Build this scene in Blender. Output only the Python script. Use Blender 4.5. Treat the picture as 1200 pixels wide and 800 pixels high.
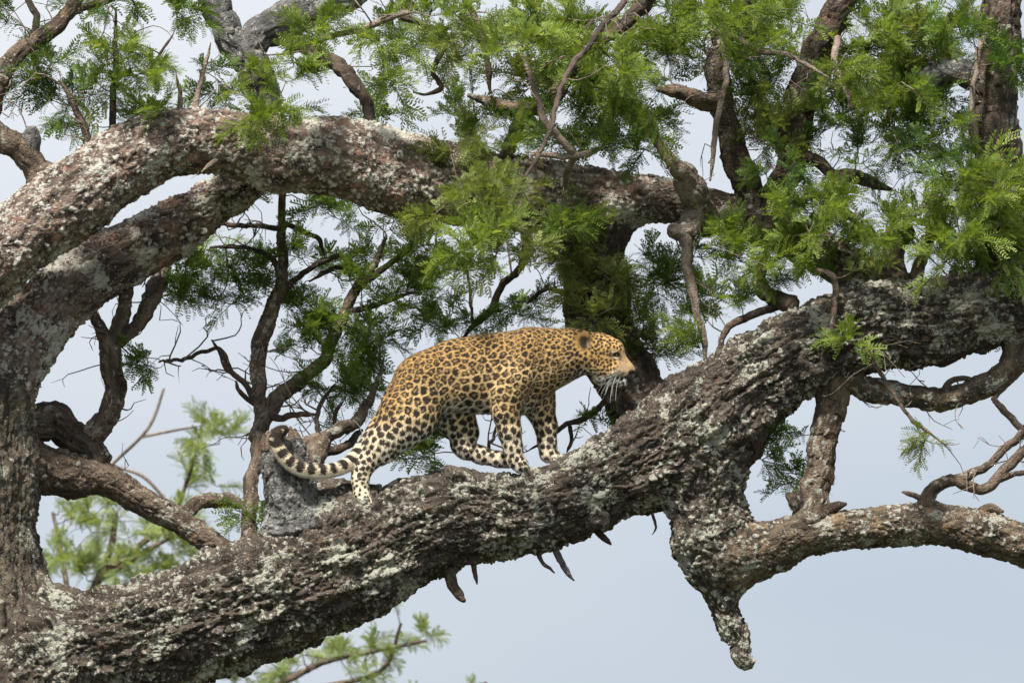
import bpy, math, random
import numpy as np
from mathutils import Matrix, Vector, kdtree

random.seed(7)
RNG = np.random.default_rng(11)

# ------------------------------------------------------------------ camera
for o in list(bpy.data.objects):
    bpy.data.objects.remove(o)
SC = bpy.context.scene
COL = SC.collection
DIST = 40.0                      # metres from camera to the leopard
CAM_Z = 2.6                      # standing in an open vehicle
PITCH = math.radians(7.0)
PPM = 1200 / 5.2                 # photo pixels per metre at the leopard
FPX = PPM * DIST / math.cos(PITCH)
cam = bpy.data.objects.new('camera', bpy.data.cameras.new('camera'))
COL.objects.link(cam)
cam.location = (0, -DIST, CAM_Z)
cam.rotation_euler = (math.pi / 2 + PITCH, 0, 0)
cam.data.sensor_width = 36
cam.data.lens = 36 * FPX / 1200
cam.data.clip_end = 20000
cam.data.dof.use_dof = True
cam.data.dof.focus_distance = DIST / math.cos(PITCH)
cam.data.dof.aperture_fstop = 4.0
SC.camera = cam

# ------------------------------------------------------------------ light
SUN_EL, SUN_AZ = 57.0, 203.0      # azimuth clockwise from +Y; the camera looks along +Y
SKY_OFF = 1.7
world = bpy.data.worlds.new('World'); SC.world = world; world.use_nodes = True
wn, wl = world.node_tree.nodes, world.node_tree.links
wn.clear()
sky = wn.new('ShaderNodeTexSky'); sky.sky_type = 'NISHITA'; sky.sun_disc = False
sky.sun_elevation = math.radians(SUN_EL); sky.sun_rotation = math.radians(SUN_AZ)
sky.air_density = 1.0; sky.dust_density = 3.5; sky.ozone_density = 1.0
hsv = wn.new('ShaderNodeHueSaturation'); hsv.inputs['Saturation'].default_value = 0.75
wl.new(sky.outputs[0], hsv.inputs['Color'])
# thin high cloud, all round the sky
tc = wn.new('ShaderNodeTexCoord')
cmap = wn.new('ShaderNodeMapping'); cmap.inputs['Scale'].default_value = (1, 1, 2.6); cmap.inputs['Location'].default_value = (SKY_OFF, 0.3, 0.1)
wl.new(tc.outputs['Generated'], cmap.inputs['Vector'])
cn = wn.new('ShaderNodeTexNoise'); cn.inputs['Scale'].default_value = 4.0; cn.inputs['Detail'].default_value = 4; cn.inputs['Roughness'].default_value = 0.45
wl.new(cmap.outputs[0], cn.inputs['Vector'])
cr = wn.new('ShaderNodeMapRange'); cr.inputs['From Min'].default_value = 0.36; cr.inputs['From Max'].default_value = 0.66
wl.new(cn.outputs['Fac'], cr.inputs['Value'])
deck = wn.new('ShaderNodeMix'); deck.data_type = 'RGBA'
deck.inputs['A'].default_value = (5.1, 5.8, 6.75, 1); deck.inputs['B'].default_value = (7.9, 8.2, 8.6, 1)
wl.new(cr.outputs[0], deck.inputs['Factor'])
cmix = wn.new('ShaderNodeMix'); cmix.data_type = 'RGBA'; cmix.inputs['Factor'].default_value = 0.82
wl.new(hsv.outputs[0], cmix.inputs['A']); wl.new(deck.outputs['Result'], cmix.inputs['B'])
bg = wn.new('ShaderNodeBackground'); bg.inputs['Strength'].default_value = 0.079
wl.new(cmix.outputs['Result'], bg.inputs['Color'])
wo = wn.new('ShaderNodeOutputWorld'); wl.new(bg.outputs[0], wo.inputs['Surface'])

sd = bpy.data.lights.new('sun', 'SUN'); sd.energy = 4.8; sd.angle = math.radians(6); sd.color = (1.0, 0.95, 0.87)
sun = bpy.data.objects.new('sun', sd); COL.objects.link(sun)
_az, _el = math.radians(SUN_AZ), math.radians(SUN_EL)
to_sun = Vector((math.sin(_az) * math.cos(_el), math.cos(_az) * math.cos(_el), math.sin(_el)))
sun.rotation_euler = to_sun.to_track_quat('Z', 'Y').to_euler()
sun.location = (0, -5, 30)

SC.view_settings.view_transform = 'Standard'
SC.view_settings.look = 'None'
SC.view_settings.exposure = 0.58
SC.view_settings.gamma = 1.0
SC.view_settings.use_curve_mapping = False

# ------------------------------------------------------------------ helpers
CP, SP = math.cos(PITCH), math.sin(PITCH)
def P(px, py, Y=0.0):
    """photo pixel + depth (metres behind the leopard) -> world point(s)"""
    px = np.asarray(px, float); py = np.asarray(py, float); Y = np.asarray(Y, float)
    u = (px - 600) / FPX; v = (400 - py) / FPX
    dy = CP - v * SP; dz = SP + v * CP
    t = (Y + DIST) / dy
    return np.stack(np.broadcast_arrays(u * t, Y, CAM_Z + t * dz), -1)
def PR(Y=0.0):
    return (np.asarray(Y, float) + DIST) / DIST / PPM      # metres per photo pixel

def _h(ix, iy, iz, s):
    n = (ix.astype(np.uint32) * np.uint32(374761393) + iy.astype(np.uint32) * np.uint32(668265263)
         + iz.astype(np.uint32) * np.uint32(2147483647 - 58) + np.uint32((s * 1013904223) & 0xffffffff))
    n = (n ^ (n >> np.uint32(13))) * np.uint32(1274126177)
    n = (n ^ (n >> np.uint32(16))) * np.uint32(2246822519)
    n = n ^ (n >> np.uint32(15))
    return n.astype(np.float32) / np.float32(4294967295)
def vnoise(p, s=0):
    """smooth value noise in [-1, 1]"""
    i = np.floor(p).astype(np.int64); f = (p - i).astype(np.float32)
    f = f * f * f * (f * (f * 6 - 15) + 10)
    out = 0
    for dx in (0, 1):
        wx = f[:, 0] if dx else 1 - f[:, 0]
        for dy in (0, 1):
            wy = f[:, 1] if dy else 1 - f[:, 1]
            for dz in (0, 1):
                wz = f[:, 2] if dz else 1 - f[:, 2]
                out = out + wx * wy * wz * _h(i[:, 0] + dx, i[:, 1] + dy, i[:, 2] + dz, s)
    return out * 2 - 1
def fbm(p, s=0, oct=3, gain=0.5):
    a, tot, out = 1.0, 0.0, 0
    for k in range(oct):
        out = out + a * vnoise(p * (2.03 ** k) + 17.3 * k, s + k); tot += a; a *= gain
    return out / tot
def worley(p, s=0):
    i = np.floor(p).astype(np.int64); f = p - i
    f1 = np.full(len(p), 9.0, np.float32); f2 = f1.copy(); idn = np.zeros(len(p), np.float32)
    for dx in (-1, 0, 1):
        for dy in (-1, 0, 1):
            for dz in (-1, 0, 1):
                a, b, c = i[:, 0] + dx, i[:, 1] + dy, i[:, 2] + dz
                ox = dx + _h(a, b, c, s) - f[:, 0]; oy = dy + _h(a, b, c, s + 1) - f[:, 1]; oz = dz + _h(a, b, c, s + 2) - f[:, 2]
                d = np.sqrt(ox * ox + oy * oy + oz * oz)
                near = d < f1
                f2 = np.where(near, f1, np.minimum(f2, d)); f1 = np.where(near, d, f1)
                idn = np.where(near, _h(a, b, c, s + 3), idn)
    return f1, f2, idn
def sstep(a, b, x):
    t = np.clip((x - a) / (b - a), 0, 1); return t * t * (3 - 2 * t)

def make_mesh(name, verts, faces, smooth=True):
    """faces: (n,3) or (n,4) int array, or a list of such arrays"""
    me = bpy.data.meshes.new(name)
    fl = [np.asarray(f, np.int32) for f in (faces if isinstance(faces, list) else [faces]) if len(f)]
    verts = np.asarray(verts, np.float32)
    me.vertices.add(len(verts)); me.vertices.foreach_set('co', verts.ravel())
    loops = np.concatenate([f.ravel() for f in fl]); tot = np.concatenate([np.full(len(f), f.shape[1], np.int32) for f in fl])
    start = np.concatenate([[0], np.cumsum(tot)[:-1]]).astype(np.int32)
    me.loops.add(len(loops)); me.loops.foreach_set('vertex_index', loops)
    me.polygons.add(len(tot)); me.polygons.foreach_set('loop_start', start)
    try: me.polygons.foreach_set('loop_total', tot)
    except Exception: pass
    me.polygons.foreach_set('use_smooth', np.full(len(tot), smooth))
    me.update(calc_edges=True)
    return me
def attr_f(me, name, vals):
    a = me.attributes.new(name, 'FLOAT', 'POINT'); a.data.foreach_set('value', np.asarray(vals, np.float32))
def attr_v(me, name, vals):
    a = me.attributes.new(name, 'FLOAT_VECTOR', 'POINT'); a.data.foreach_set('vector', np.asarray(vals, np.float32).ravel())
def attr_c(me, name, rgb):
    a = me.attributes.new(name, 'FLOAT_COLOR', 'POINT')
    c = np.ones((len(rgb), 4), np.float32); c[:, :3] = rgb; a.data.foreach_set('color', c.ravel())
def obj(name, me, mat, parent=None):
    o = bpy.data.objects.new(name, me); COL.objects.link(o)
    if mat and not me.materials: me.materials.append(mat)
    if parent is not None:
        o.parent = parent; o.matrix_parent_inverse = Matrix.Translation(-parent.location)
    return o
def tag(o, label=None, cat=None, group=None, kind=None):
    if label: o['label'] = label
    if cat: o['category'] = cat
    if group: o['group'] = group
    if kind: o['kind'] = kind
    return o
def empty(name, loc):
    o = bpy.data.objects.new(name, None); COL.objects.link(o); o.location = loc; o.empty_display_size = 0.3
    return o

# ------------------------------------------------------------------ materials
class NT:
    def __init__(s, name):
        s.m = bpy.data.materials.new(name); s.m.use_nodes = True
        s.n, s.l = s.m.node_tree.nodes, s.m.node_tree.links; s.n.clear()
        s.out = s.n.new('ShaderNodeOutputMaterial')
    def node(s, t, **kw):
        n = s.n.new(t)
        for k, v in kw.items(): setattr(n, k, v)
        return n
    def set(s, sock, v):
        if isinstance(v, bpy.types.NodeSocket): s.l.new(v, sock)
        elif isinstance(v, (tuple, list)) and len(v) == 3 and sock.type == 'RGBA': sock.default_value = (*v, 1)
        else: sock.default_value = v
    def mix(s, f, a, b, mode='MIX'):
        n = s.node('ShaderNodeMix', data_type='RGBA', blend_type=mode)
        s.set(n.inputs['Factor'], f); s.set(n.inputs['A'], a); s.set(n.inputs['B'], b); return n.outputs['Result']
    def math(s, op, a, b=0.0):
        n = s.node('ShaderNodeMath', operation=op); s.set(n.inputs[0], a); s.set(n.inputs[1], b); return n.outputs[0]
    def ramp(s, v, a, b, lo=0.0, hi=1.0):
        n = s.node('ShaderNodeMapRange', interpolation_type='SMOOTHSTEP')
        for k, x in zip(('Value', 'From Min', 'From Max', 'To Min', 'To Max'), (v, a, b, lo, hi)): s.set(n.inputs[k], x)
        return n.outputs[0]
    def noise(s, vec, scale, detail=4, rough=0.55):
        n = s.node('ShaderNodeTexNoise'); s.l.new(vec, n.inputs['Vector'])
        n.inputs['Scale'].default_value = scale; n.inputs['Detail'].default_value = detail; n.inputs['Roughness'].default_value = rough
        return n.outputs['Fac']
    def voro(s, vec, scale, feature='F1'):
        n = s.node('ShaderNodeTexVoronoi', feature=feature); s.l.new(vec, n.inputs['Vector']); n.inputs['Scale'].default_value = scale
        return n.outputs['Distance']
    def attr(s, name, out='Fac'):
        n = s.node('ShaderNodeAttribute'); n.attribute_name = name; return n.outputs[out]

def bark_material(name, dark, mid, warm, lichen, lich_lo, warm_lo, fleck_lo=0.60):
    t = NT(name)
    co = t.node('ShaderNodeTexCoord').outputs['Object']
    gr = t.attr('grain', 'Vector')
    c = t.mix(t.ramp(t.noise(gr, 22, 6, 0.62), 0.36, 0.66), dark, mid)
    c = t.mix(t.ramp(t.noise(co, 9, 6, 0.65), warm_lo, warm_lo + 0.10, 0, 0.85), c, warm)
    # crusty lichen, in patches that break up into flecks
    patch = t.noise(co, 5.5, 3, 0.6); fine = t.noise(co, 48, 5, 0.7)
    lm = t.math('ADD', t.math('MULTIPLY', patch, 0.60), t.math('MULTIPLY', fine, 0.40))
    lc = t.mix(t.noise(co, 17, 3), lichen, tuple(x * y for x, y in zip(lichen, (0.72, 0.78, 0.72))))
    c = t.mix(t.ramp(lm, lich_lo, lich_lo + 0.035, 0, 0.92), c, lc)
    cr_ = t.math('MULTIPLY', t.attr('crust'), t.ramp(t.noise(co, 60, 4, 0.7), 0.30, 0.52, 0.25, 1.0))
    c = t.mix(t.ramp(cr_, 0.18, 0.75, 0, 0.95), c, lc)
    fl = t.math('MULTIPLY', t.ramp(t.noise(co, 85, 3, 0.6), 0.57, 0.64), t.ramp(t.noise(co, 21, 3), fleck_lo - 0.10, fleck_lo + 0.04, 0, 0.8))
    c = t.mix(fl, c, (0.60, 0.565, 0.51))
    dk = t.ramp(t.noise(co, 33, 5, 0.7), 0.585, 0.65, 0, 0.8)
    c = t.mix(dk, c, tuple(x * 0.55 for x in dark))
    b = t.node('ShaderNodeBsdfPrincipled'); t.set(b.inputs['Base Color'], c)
    b.inputs['Roughness'].default_value = 0.92; b.inputs['Specular IOR Level'].default_value = 0.22
    h = t.math('ADD', t.math('MULTIPLY', t.noise(co, 70, 5, 0.7), 1.0), t.math('MULTIPLY', t.voro(co, 95), 0.45))
    h = t.math('ADD', h, t.math('MULTIPLY', t.noise(gr, 55, 4, 0.6), 0.6))
    bp = t.node('ShaderNodeBump'); bp.inputs['Strength'].default_value = 0.9; bp.inputs['Distance'].default_value = 0.016
    t.set(bp.inputs['Height'], h); t.l.new(bp.outputs[0], b.inputs['Normal'])
    t.l.new(b.outputs[0], t.out.inputs['Surface']); return t.m

M_UPPER = bark_material('bark_flaky', (0.062, 0.046, 0.037), (0.30, 0.225, 0.182), (0.33, 0.195, 0.138), (0.62, 0.575, 0.52), 0.53, 0.545, 0.52)
M_MAIN = bark_material('bark_furrowed', (0.040, 0.033, 0.027), (0.135, 0.108, 0.086), (0.18, 0.112, 0.077), (0.47, 0.45, 0.385), 0.535, 0.60, 0.58)
M_TRUNK = bark_material('bark_trunk', (0.052, 0.043, 0.033), (0.160, 0.132, 0.100), (0.18, 0.12, 0.085), (0.38, 0.365, 0.31), 0.575, 0.62, 0.62)
M_GREY = bark_material('bark_grey', (0.075, 0.072, 0.068), (0.21, 0.20, 0.19), (0.19, 0.155, 0.13), (0.40, 0.40, 0.38), 0.56, 0.64, 0.58)
M_BRANCH = bark_material('bark_branch', (0.072, 0.054, 0.041), (0.215, 0.162, 0.120), (0.27, 0.180, 0.115), (0.40, 0.385, 0.33), 0.60, 0.58, 0.64)
M_LIMB5 = bark_material('bark_lower_limb', (0.058, 0.046, 0.036), (0.19, 0.145, 0.098), (0.27, 0.19, 0.115), (0.46, 0.45, 0.40), 0.56, 0.55, 0.58)
M_DARK = bark_material('bark_dark', (0.048, 0.037, 0.030), (0.140, 0.105, 0.080), (0.20, 0.125, 0.09), (0.30, 0.29, 0.25), 0.60, 0.57, 0.66)
M_PALE = bark_material('bark_pale_twig', (0.16, 0.125, 0.10), (0.36, 0.29, 0.235), (0.34, 0.24, 0.18), (0.5, 0.47, 0.42), 0.62, 0.60, 0.66)

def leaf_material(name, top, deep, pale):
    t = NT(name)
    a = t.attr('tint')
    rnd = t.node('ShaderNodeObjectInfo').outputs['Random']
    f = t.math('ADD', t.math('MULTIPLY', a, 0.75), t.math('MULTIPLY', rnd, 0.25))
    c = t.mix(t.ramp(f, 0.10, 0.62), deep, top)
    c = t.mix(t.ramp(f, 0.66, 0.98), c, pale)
    d = t.node('ShaderNodeBsdfPrincipled'); t.set(d.inputs['Base Color'], c); d.inputs['Roughness'].default_value = 0.55
    d.inputs['Specular IOR Level'].default_value = 0.3
    tr = t.node('ShaderNodeBsdfTranslucent'); t.set(tr.inputs['Color'], t.mix(1.0, c, (1.25, 1.2, 0.55), 'MULTIPLY'))
    mx = t.node('ShaderNodeMixShader'); mx.inputs[0].default_value = 0.42
    t.l.new(d.outputs[0], mx.inputs[1]); t.l.new(tr.outputs[0], mx.inputs[2]); t.l.new(mx.outputs[0], t.out.inputs['Surface'])
    return t.m
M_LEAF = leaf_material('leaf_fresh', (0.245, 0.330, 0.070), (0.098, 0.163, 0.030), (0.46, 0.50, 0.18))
M_LEAFD = leaf_material('leaf_shaded', (0.152, 0.236, 0.052), (0.056, 0.112, 0.026), (0.31, 0.37, 0.11))  # darker leaf copy: shade of rear and underside foliage put into the colour
M_LEAFO = leaf_material('leaf_olive', (0.235, 0.280, 0.085), (0.100, 0.135, 0.042), (0.38, 0.40, 0.16))
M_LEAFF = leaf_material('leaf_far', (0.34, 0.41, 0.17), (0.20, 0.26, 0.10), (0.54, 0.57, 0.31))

# ------------------------------------------------------------------ ground
def ground():
    n = 160
    g = np.linspace(-1, 1, n); g = np.sign(g) * (np.abs(g) ** 3.0) * 6000
    x, y = np.meshgrid(g, g)
    z = 0.10 * np.sin(x * 0.13) * np.cos(y * 0.11)
    z = z * (np.hypot(x, y) < 400)
    v = np.stack([x.ravel(), y.ravel(), z.ravel()], 1)
    i = np.arange(n * n).reshape(n, n)
    f = np.stack([i[:-1, :-1].ravel(), i[:-1, 1:].ravel(), i[1:, 1:].ravel(), i[1:, :-1].ravel()], 1)
    t = NT('savanna_ground'); co = t.node('ShaderNodeTexCoord').outputs['Object']
    c = t.mix(t.ramp(t.noise(co, 0.6, 6), 0.35, 0.65), (0.030, 0.044, 0.014), (0.058, 0.060, 0.026))
    c = t.mix(t.ramp(t.noise(co, 9, 5), 0.55, 0.7), c, (0.06, 0.048, 0.032))
    b = t.node('ShaderNodeBsdfPrincipled'); t.set(b.inputs['Base Color'], c); b.inputs['Roughness'].default_value = 0.95
    t.l.new(b.outputs[0], t.out.inputs['Surface'])
    o = obj('ground', make_mesh('ground', v, f), t.m); tag(o, 'dry green grassland below the tree', 'ground', kind='structure')
ground()

# ------------------------------------------------------------------ wood
TREE = empty('acacia_tree', (P(-25, 600, 0.05)[0] - 0.25, 0.10, 0.0))
tag(TREE, 'gnarled spreading acacia tree with lichen-crusted limbs carrying the leopard', 'tree')
FAR = empty('acacia_tree', (P(60, 700, 9.0)[0], 9.0, 0.0))
tag(FAR, 'pale feathery acacia standing in soft focus behind the thick trunk', 'tree')

def catmull(c, n):
    c = np.asarray(c, float)
    k = np.vstack([2 * c[0] - c[1], c, 2 * c[-1] - c[-2]])
    out = []
    for i in range(len(c) - 1):
        t = np.linspace(0, 1, n, endpoint=False)[:, None]
        p0, p1, p2, p3 = k[i], k[i + 1], k[i + 2], k[i + 3]
        out.append(0.5 * (2 * p1 + (p2 - p0) * t + (2 * p0 - 5 * p1 + 4 * p2 - p3) * t ** 2 + (3 * p1 - p0 - 3 * p2 + p3) * t ** 3))
    out.append(c[-1:])
    return np.vstack(out)
LIMBS = {}          # name -> (points world, radius m) dense skeleton for blending
def skeleton(pts):
    """pts: (px, py, r_px, Y) or world points ('w', x, y, z, r)"""
    c = []
    for p in pts:
        if p[0] == 'w': c.append(p[1:])
        else:
            w = P(p[0], p[1], p[3]); c.append((*w, p[2] * PR(p[3])))
    return catmull(c, 14)
def chain_dist(q, sk):
    """distance of points q to a chain of round cones"""
    step = max(1, len(sk) // 60); s = sk[::step]
    best = np.full(len(q), 9.0, np.float32)
    for a, b in zip(s[:-1], s[1:]):
        ba = b[:3] - a[:3]; L = ba @ ba + 1e-9
        m = np.abs(q - (a[:3] + b[:3]) / 2).max(1) < 0.9
        if not m.any(): continue
        qq = q[m] - a[:3]; t = np.clip(qq @ ba / L, 0, 1)
        d = np.sqrt(((qq - t[:, None] * ba) ** 2).sum(1)) - (a[3] + t * (b[3] - a[3]))
        best[m] = np.minimum(best[m], d)
    return best
NODES = []          # wood sample points leaves may grow from: (xyz, radius)
def tube(name, pts, mat, ring=None, seg=None, rough=1.0, blend=(), k=0.12, seed=0, parent=None, furrow=1.0, plates=1.0, tip=1.0, nodes=True, sk=None, cover=0.0, kink=0.0):
    parent = parent or TREE
    sk = skeleton(pts) if sk is None else sk
    d = np.concatenate([[0], np.cumsum(np.linalg.norm(np.diff(sk[:, :3], axis=0), axis=1))])
    px = 1 / PPM
    rmax = sk[:, 3].max()
    ring = (ring or np.clip(0.25 * rmax / px, 1.5, 3.0)) * px
    n = max(4, int(d[-1] / ring))
    s = np.linspace(0, d[-1], n)
    c = np.stack([np.interp(s, d, sk[:, i]) for i in range(4)], 1)
    ctr, R = c[:, :3], c[:, 3]
    if kink:                                               # crooked growth: small elbows and swellings along thin wood
        e = np.sin(np.clip(s / max(d[-1], .01), 0, 1) * math.pi)[:, None] ** .5
        w = np.stack([fbm(np.stack([s * 9, s * 0 + seed * 3.1, s * 0 + 5 * q_], 1), 81 + q_, 3, .6) for q_ in range(3)], 1)
        if R.max() < 12 * px: R = R * np.interp(s / max(d[-1], .01), [0, .8, 1], [1, 1, .45])
        ctr = ctr + kink * e * w * np.array((1, .6, 1)) * (0.014 + 0.25 * R[:, None])
        R = R * (1 + np.clip(.0012 / R.mean(), .05, .25) * fbm(np.stack([s * 22, s * 0 + seed, s * 0], 1), 91, 2))
    if nodes:
        st = max(1, int(0.03 / ring))
        NODES.extend((*p, r) for p, r in zip(ctr[::st], R[::st]))
    tan = np.gradient(ctr, axis=0); tan /= np.linalg.norm(tan, axis=1)[:, None]
    u = np.cross(tan[0], (0.0, 1.0, 0.0)); u = u / np.linalg.norm(u) if np.linalg.norm(u) > 0.2 else np.array((1.0, 0, 0))
    U = np.zeros_like(tan)
    for i in range(n):
        u = u - tan[i] * (u @ tan[i]); u /= np.linalg.norm(u); U[i] = u
    V = np.cross(tan, U)
    seg = seg or int(np.clip(2 * math.pi * rmax / (1.7 * px), 7, 400))
    th = np.linspace(0, 2 * math.pi, seg, endpoint=False)
    dirs = np.cos(th)[None, :, None] * U[:, None, :] + np.sin(th)[None, :, None] * V[:, None, :]
    base = ctr[:, None, :] + dirs * R[:, None, None]
    D = dirs.reshape(-1, 3); B = base.reshape(-1, 3); RR = np.repeat(R, seg) / px        # radius in px
    SS = np.repeat(s, seg) / px
    Bp = B / px
    grain = np.stack([SS * 0.34, np.tile(np.cos(th), n) * RR, np.tile(np.sin(th), n) * RR], 1)
    g0 = grain + seed * 37.1
    disp = 0.13 * RR * fbm(Bp / np.maximum(1.5 * RR.mean(), 6) + seed, 3, 2)
    amp = np.clip(0.11 * RR, 0.25, 6.4) * rough
    crust = np.zeros(len(B))
    if rmax / px > 9:
        rid = 1 - np.abs(fbm(g0 / 15.0, 21, 3, 0.5)) * 2.4
        disp += furrow * amp * (np.clip(rid, -1, 1) * -0.75 + 0.3)
        f1, f2, idn = worley(np.stack([g0[:, 0] * 2.0, g0[:, 1], g0[:, 2]], 1) / 10.5 + 0.25 * np.stack([vnoise(Bp / 7, 5), vnoise(Bp / 7, 6), vnoise(Bp / 7, 7)], 1), 31)
        disp += plates * np.minimum(amp, 3.0) * ((idn - 0.5) * 0.9 - 0.75 * (1 - sstep(0.0, 0.16, f2 - f1)))
        f1, f2, idn = worley(Bp / 7.6 + 0.3 * np.stack([vnoise(Bp / 4, 8), vnoise(Bp / 4, 9), vnoise(Bp / 4, 10)], 1), 51)
        lm = sstep(cover - 0.30, cover + 0.22, fbm(Bp / 46 + seed, 61, 4, 0.65) * 0.9 + 0.25 * (idn - .5))
        lump = np.clip(0.62 - f1, -.2, .6) * (0.4 + 1.1 * idn)
        disp += np.minimum(amp, 3.0) * 1.35 * lump * (0.25 + lm)
        g1, g2, gid = worley(Bp / 3.7, 55)
        disp += np.minimum(amp, 1.7) * 0.9 * (0.5 - g1) * (0.45 + 0.6 * gid)
        disp += np.minimum(amp, 1.2) * 0.7 * fbm(Bp / 3.0, 71, 2)
        crust = np.clip(lm * sstep(0.02, 0.40, lump + 0.16 * (0.5 - g1)) * (0.55 + 0.7 * gid), 0, 1)
    else:
        disp += amp * 0.8 * fbm(g0 / np.maximum(RR.mean() * 0.9, 2), 21, 3)
    if blend:
        add = np.zeros(len(B))
        for nm in blend:
            dd = np.abs(chain_dist(B, LIMBS[nm])); kk = min(k, 0.9 * max(rmax, 0.02))
            add = np.maximum(add, np.clip(kk - dd, 0, None) ** 2 / (2.6 * kk))
        disp += add / px
    v = B + D * (disp * px)[:, None]
    i = np.arange(n * seg).reshape(n, seg); j = np.roll(i, -1, 1)
    f = np.stack([i[:-1].ravel(), j[:-1].ravel(), j[1:].ravel(), i[1:].ravel()], 1)
    e0, e1 = len(v), len(v) + 1
    v = np.vstack([v, ctr[0] - tan[0] * R[0] * 0.5, ctr[-1] + tan[-1] * R[-1] * 0.5 * tip])
    t0 = np.stack([np.full(seg, e0), j[0], i[0]], 1); t1 = np.stack([np.full(seg, e1), i[-1], j[-1]], 1)
    me = make_mesh(name, v, [f, t0, t1])
    gr = np.vstack([grain, grain[:1], grain[-1:]]) * px
    attr_v(me, 'grain', gr + seed * 3.7); attr_f(me, 'crust', np.concatenate([crust, [0, 0]]))
    return obj(name, me, mat, parent)

BIG = {
 'trunk': [('w', TREE.location.x, 0.10, -0.3, 0.62), ('w', TREE.location.x + 0.02, 0.10, 1.2, 0.50), ('w', TREE.location.x + 0.08, 0.09, 3.2, 0.46), ('w', TREE.location.x + 0.13, 0.07, 4.7, 0.47),
           (-22, 860, 112, .06), (-28, 760, 104, .05), (-36, 670, 95, .05), (-38, 590, 80, .05), (-34, 515, 66, .06), (-28, 450, 52, .08)],
 'main': [(-30, 835, 96, 0), (40, 798, 84, 0), (95, 770, 74, 0), (143, 757, 66, 0), (246, 723, 69, 0), (337, 690, 71, 0), (428, 655, 63, 0), (501, 617, 62, 0), (560, 606, 57, 0),
          (608, 603, 51, 0), (645, 594, 49, 0), (704, 567, 50, 0), (760, 538, 55, 0), (810, 503, 59, 0), (870, 455, 57, 0), (928, 417, 54, 0), (1023, 383, 50, 0.02), (1090, 379, 54, .04),
          (1145, 364, 47, .06), (1200, 350, 48, .1), (1290, 325, 46, .15), (1400, 290, 40, .2), (1540, 240, 33, .3)],
 'upper': [(-70, 560, 50, -.12), (-98, 480, 48, -.22), (-85, 400, 46, -.27), (-45, 340, 45, -.28), (0, 299, 44, -.27), (50, 259, 45, -.25), (93, 227, 46, -.22), (140, 195, 43, -.18), (200, 169, 40, -.12), (265, 167, 38, -.05),
           (330, 183, 42, .02), (400, 185, 47, .09), (467, 204, 50, .16), (520, 216, 47, .22), (580, 225, 43, .29), (640, 232, 44, .35), (700, 238, 40, .41), (760, 234, 28, .45), (810, 240, 23, .47), (870, 256, 23, .48), (950, 290, 24, .42), (1030, 335, 26, .25)],
 'second': [(-25, 490, 48, .12), (12, 425, 45, .14), (60, 361, 41, .26), (110, 322, 39, .36), (160, 292, 38, .45), (205, 265, 35, .52), (245, 241, 29, .56), (285, 212, 25, .57), (308, 165, 23, .55), (312, 125, 19, .54)],
 'rear': [(695, 245, 36, .42), (696, 285, 37, .45), (697, 330, 38, .46), (700, 378, 39, .46), (718, 420, 37, .45), (741, 457, 37, .40), (760, 500, 36, .28), (780, 535, 34, .15)],
 'fork': [(832, 500, 52, .0), (828, 560, 46, -.01), (831, 612, 41, -.02), (843, 662, 30, -.03), (846, 697, 20, -.03), (850, 717, 16, -.03), (858, 736, 17, -.03), (868, 752, 12, -.03), (869, 768, 11, -.03), (879, 780, 8, -.03)],
 'lower': [(838, 640, 36, -.03), (870, 648, 36, -.04), (905, 641, 30, -.05), (945, 627, 24.5, -.06), (1000, 620, 23, -.07), (1050, 616, 24, -.08), (1100, 614, 24, -.09), (1150, 624, 25, -.1), (1200, 640, 24, -.11), (1290, 668, 21, -.14), (1400, 690, 15, -.2)],
 'left_low': [(-10, 520, 34, .14), (35, 543, 29, .2), (80, 556, 27, .24), (122, 562, 20, .27), (165, 586, 17, .3), (213, 613, 15, .32), (262, 644, 13.5, .3), (290, 668, 12, .2)],
}
for k_, p_ in BIG.items(): LIMBS[k_] = skeleton(p_)

tube('trunk', BIG['trunk'], M_TRUNK, ring=2.6, seg=300, blend=('main', 'second', 'left_low', 'upper'), k=.2, seed=1, furrow=1.0, cover=.18)
tube('limb', BIG['main'], M_MAIN, ring=1.5, blend=('trunk', 'fork', 'rear'), k=.16, seed=2, furrow=1.35, plates=1.3, cover=-.02)
tube('limb', BIG['upper'], M_UPPER, ring=1.6, blend=('rear', 'trunk'), k=.10, seed=3, furrow=0.3, plates=.7, cover=-.08)
tube('limb', BIG['second'], M_UPPER, ring=1.6, blend=('trunk',), k=.12, seed=4, furrow=1.0, plates=1.2, cover=-.02)
tube('limb', BIG['rear'], M_DARK, ring=1.7, blend=('upper', 'main'), k=.12, seed=5, furrow=0.6, cover=.25)
tube('limb', BIG['fork'], M_MAIN, ring=1.5, blend=('main', 'lower'), k=.16, seed=6, furrow=0.9, plates=1.3, cover=-.05, rough=1.35)
tube('limb', BIG['lower'], M_LIMB5, ring=1.5, blend=('fork',), k=.12, seed=7, furrow=0.4, plates=0.8)
tube('limb', BIG['left_low'], M_BRANCH, ring=1.6, blend=('trunk', 'main'), k=.12, seed=8, furrow=0.5, cover=.2)

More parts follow.
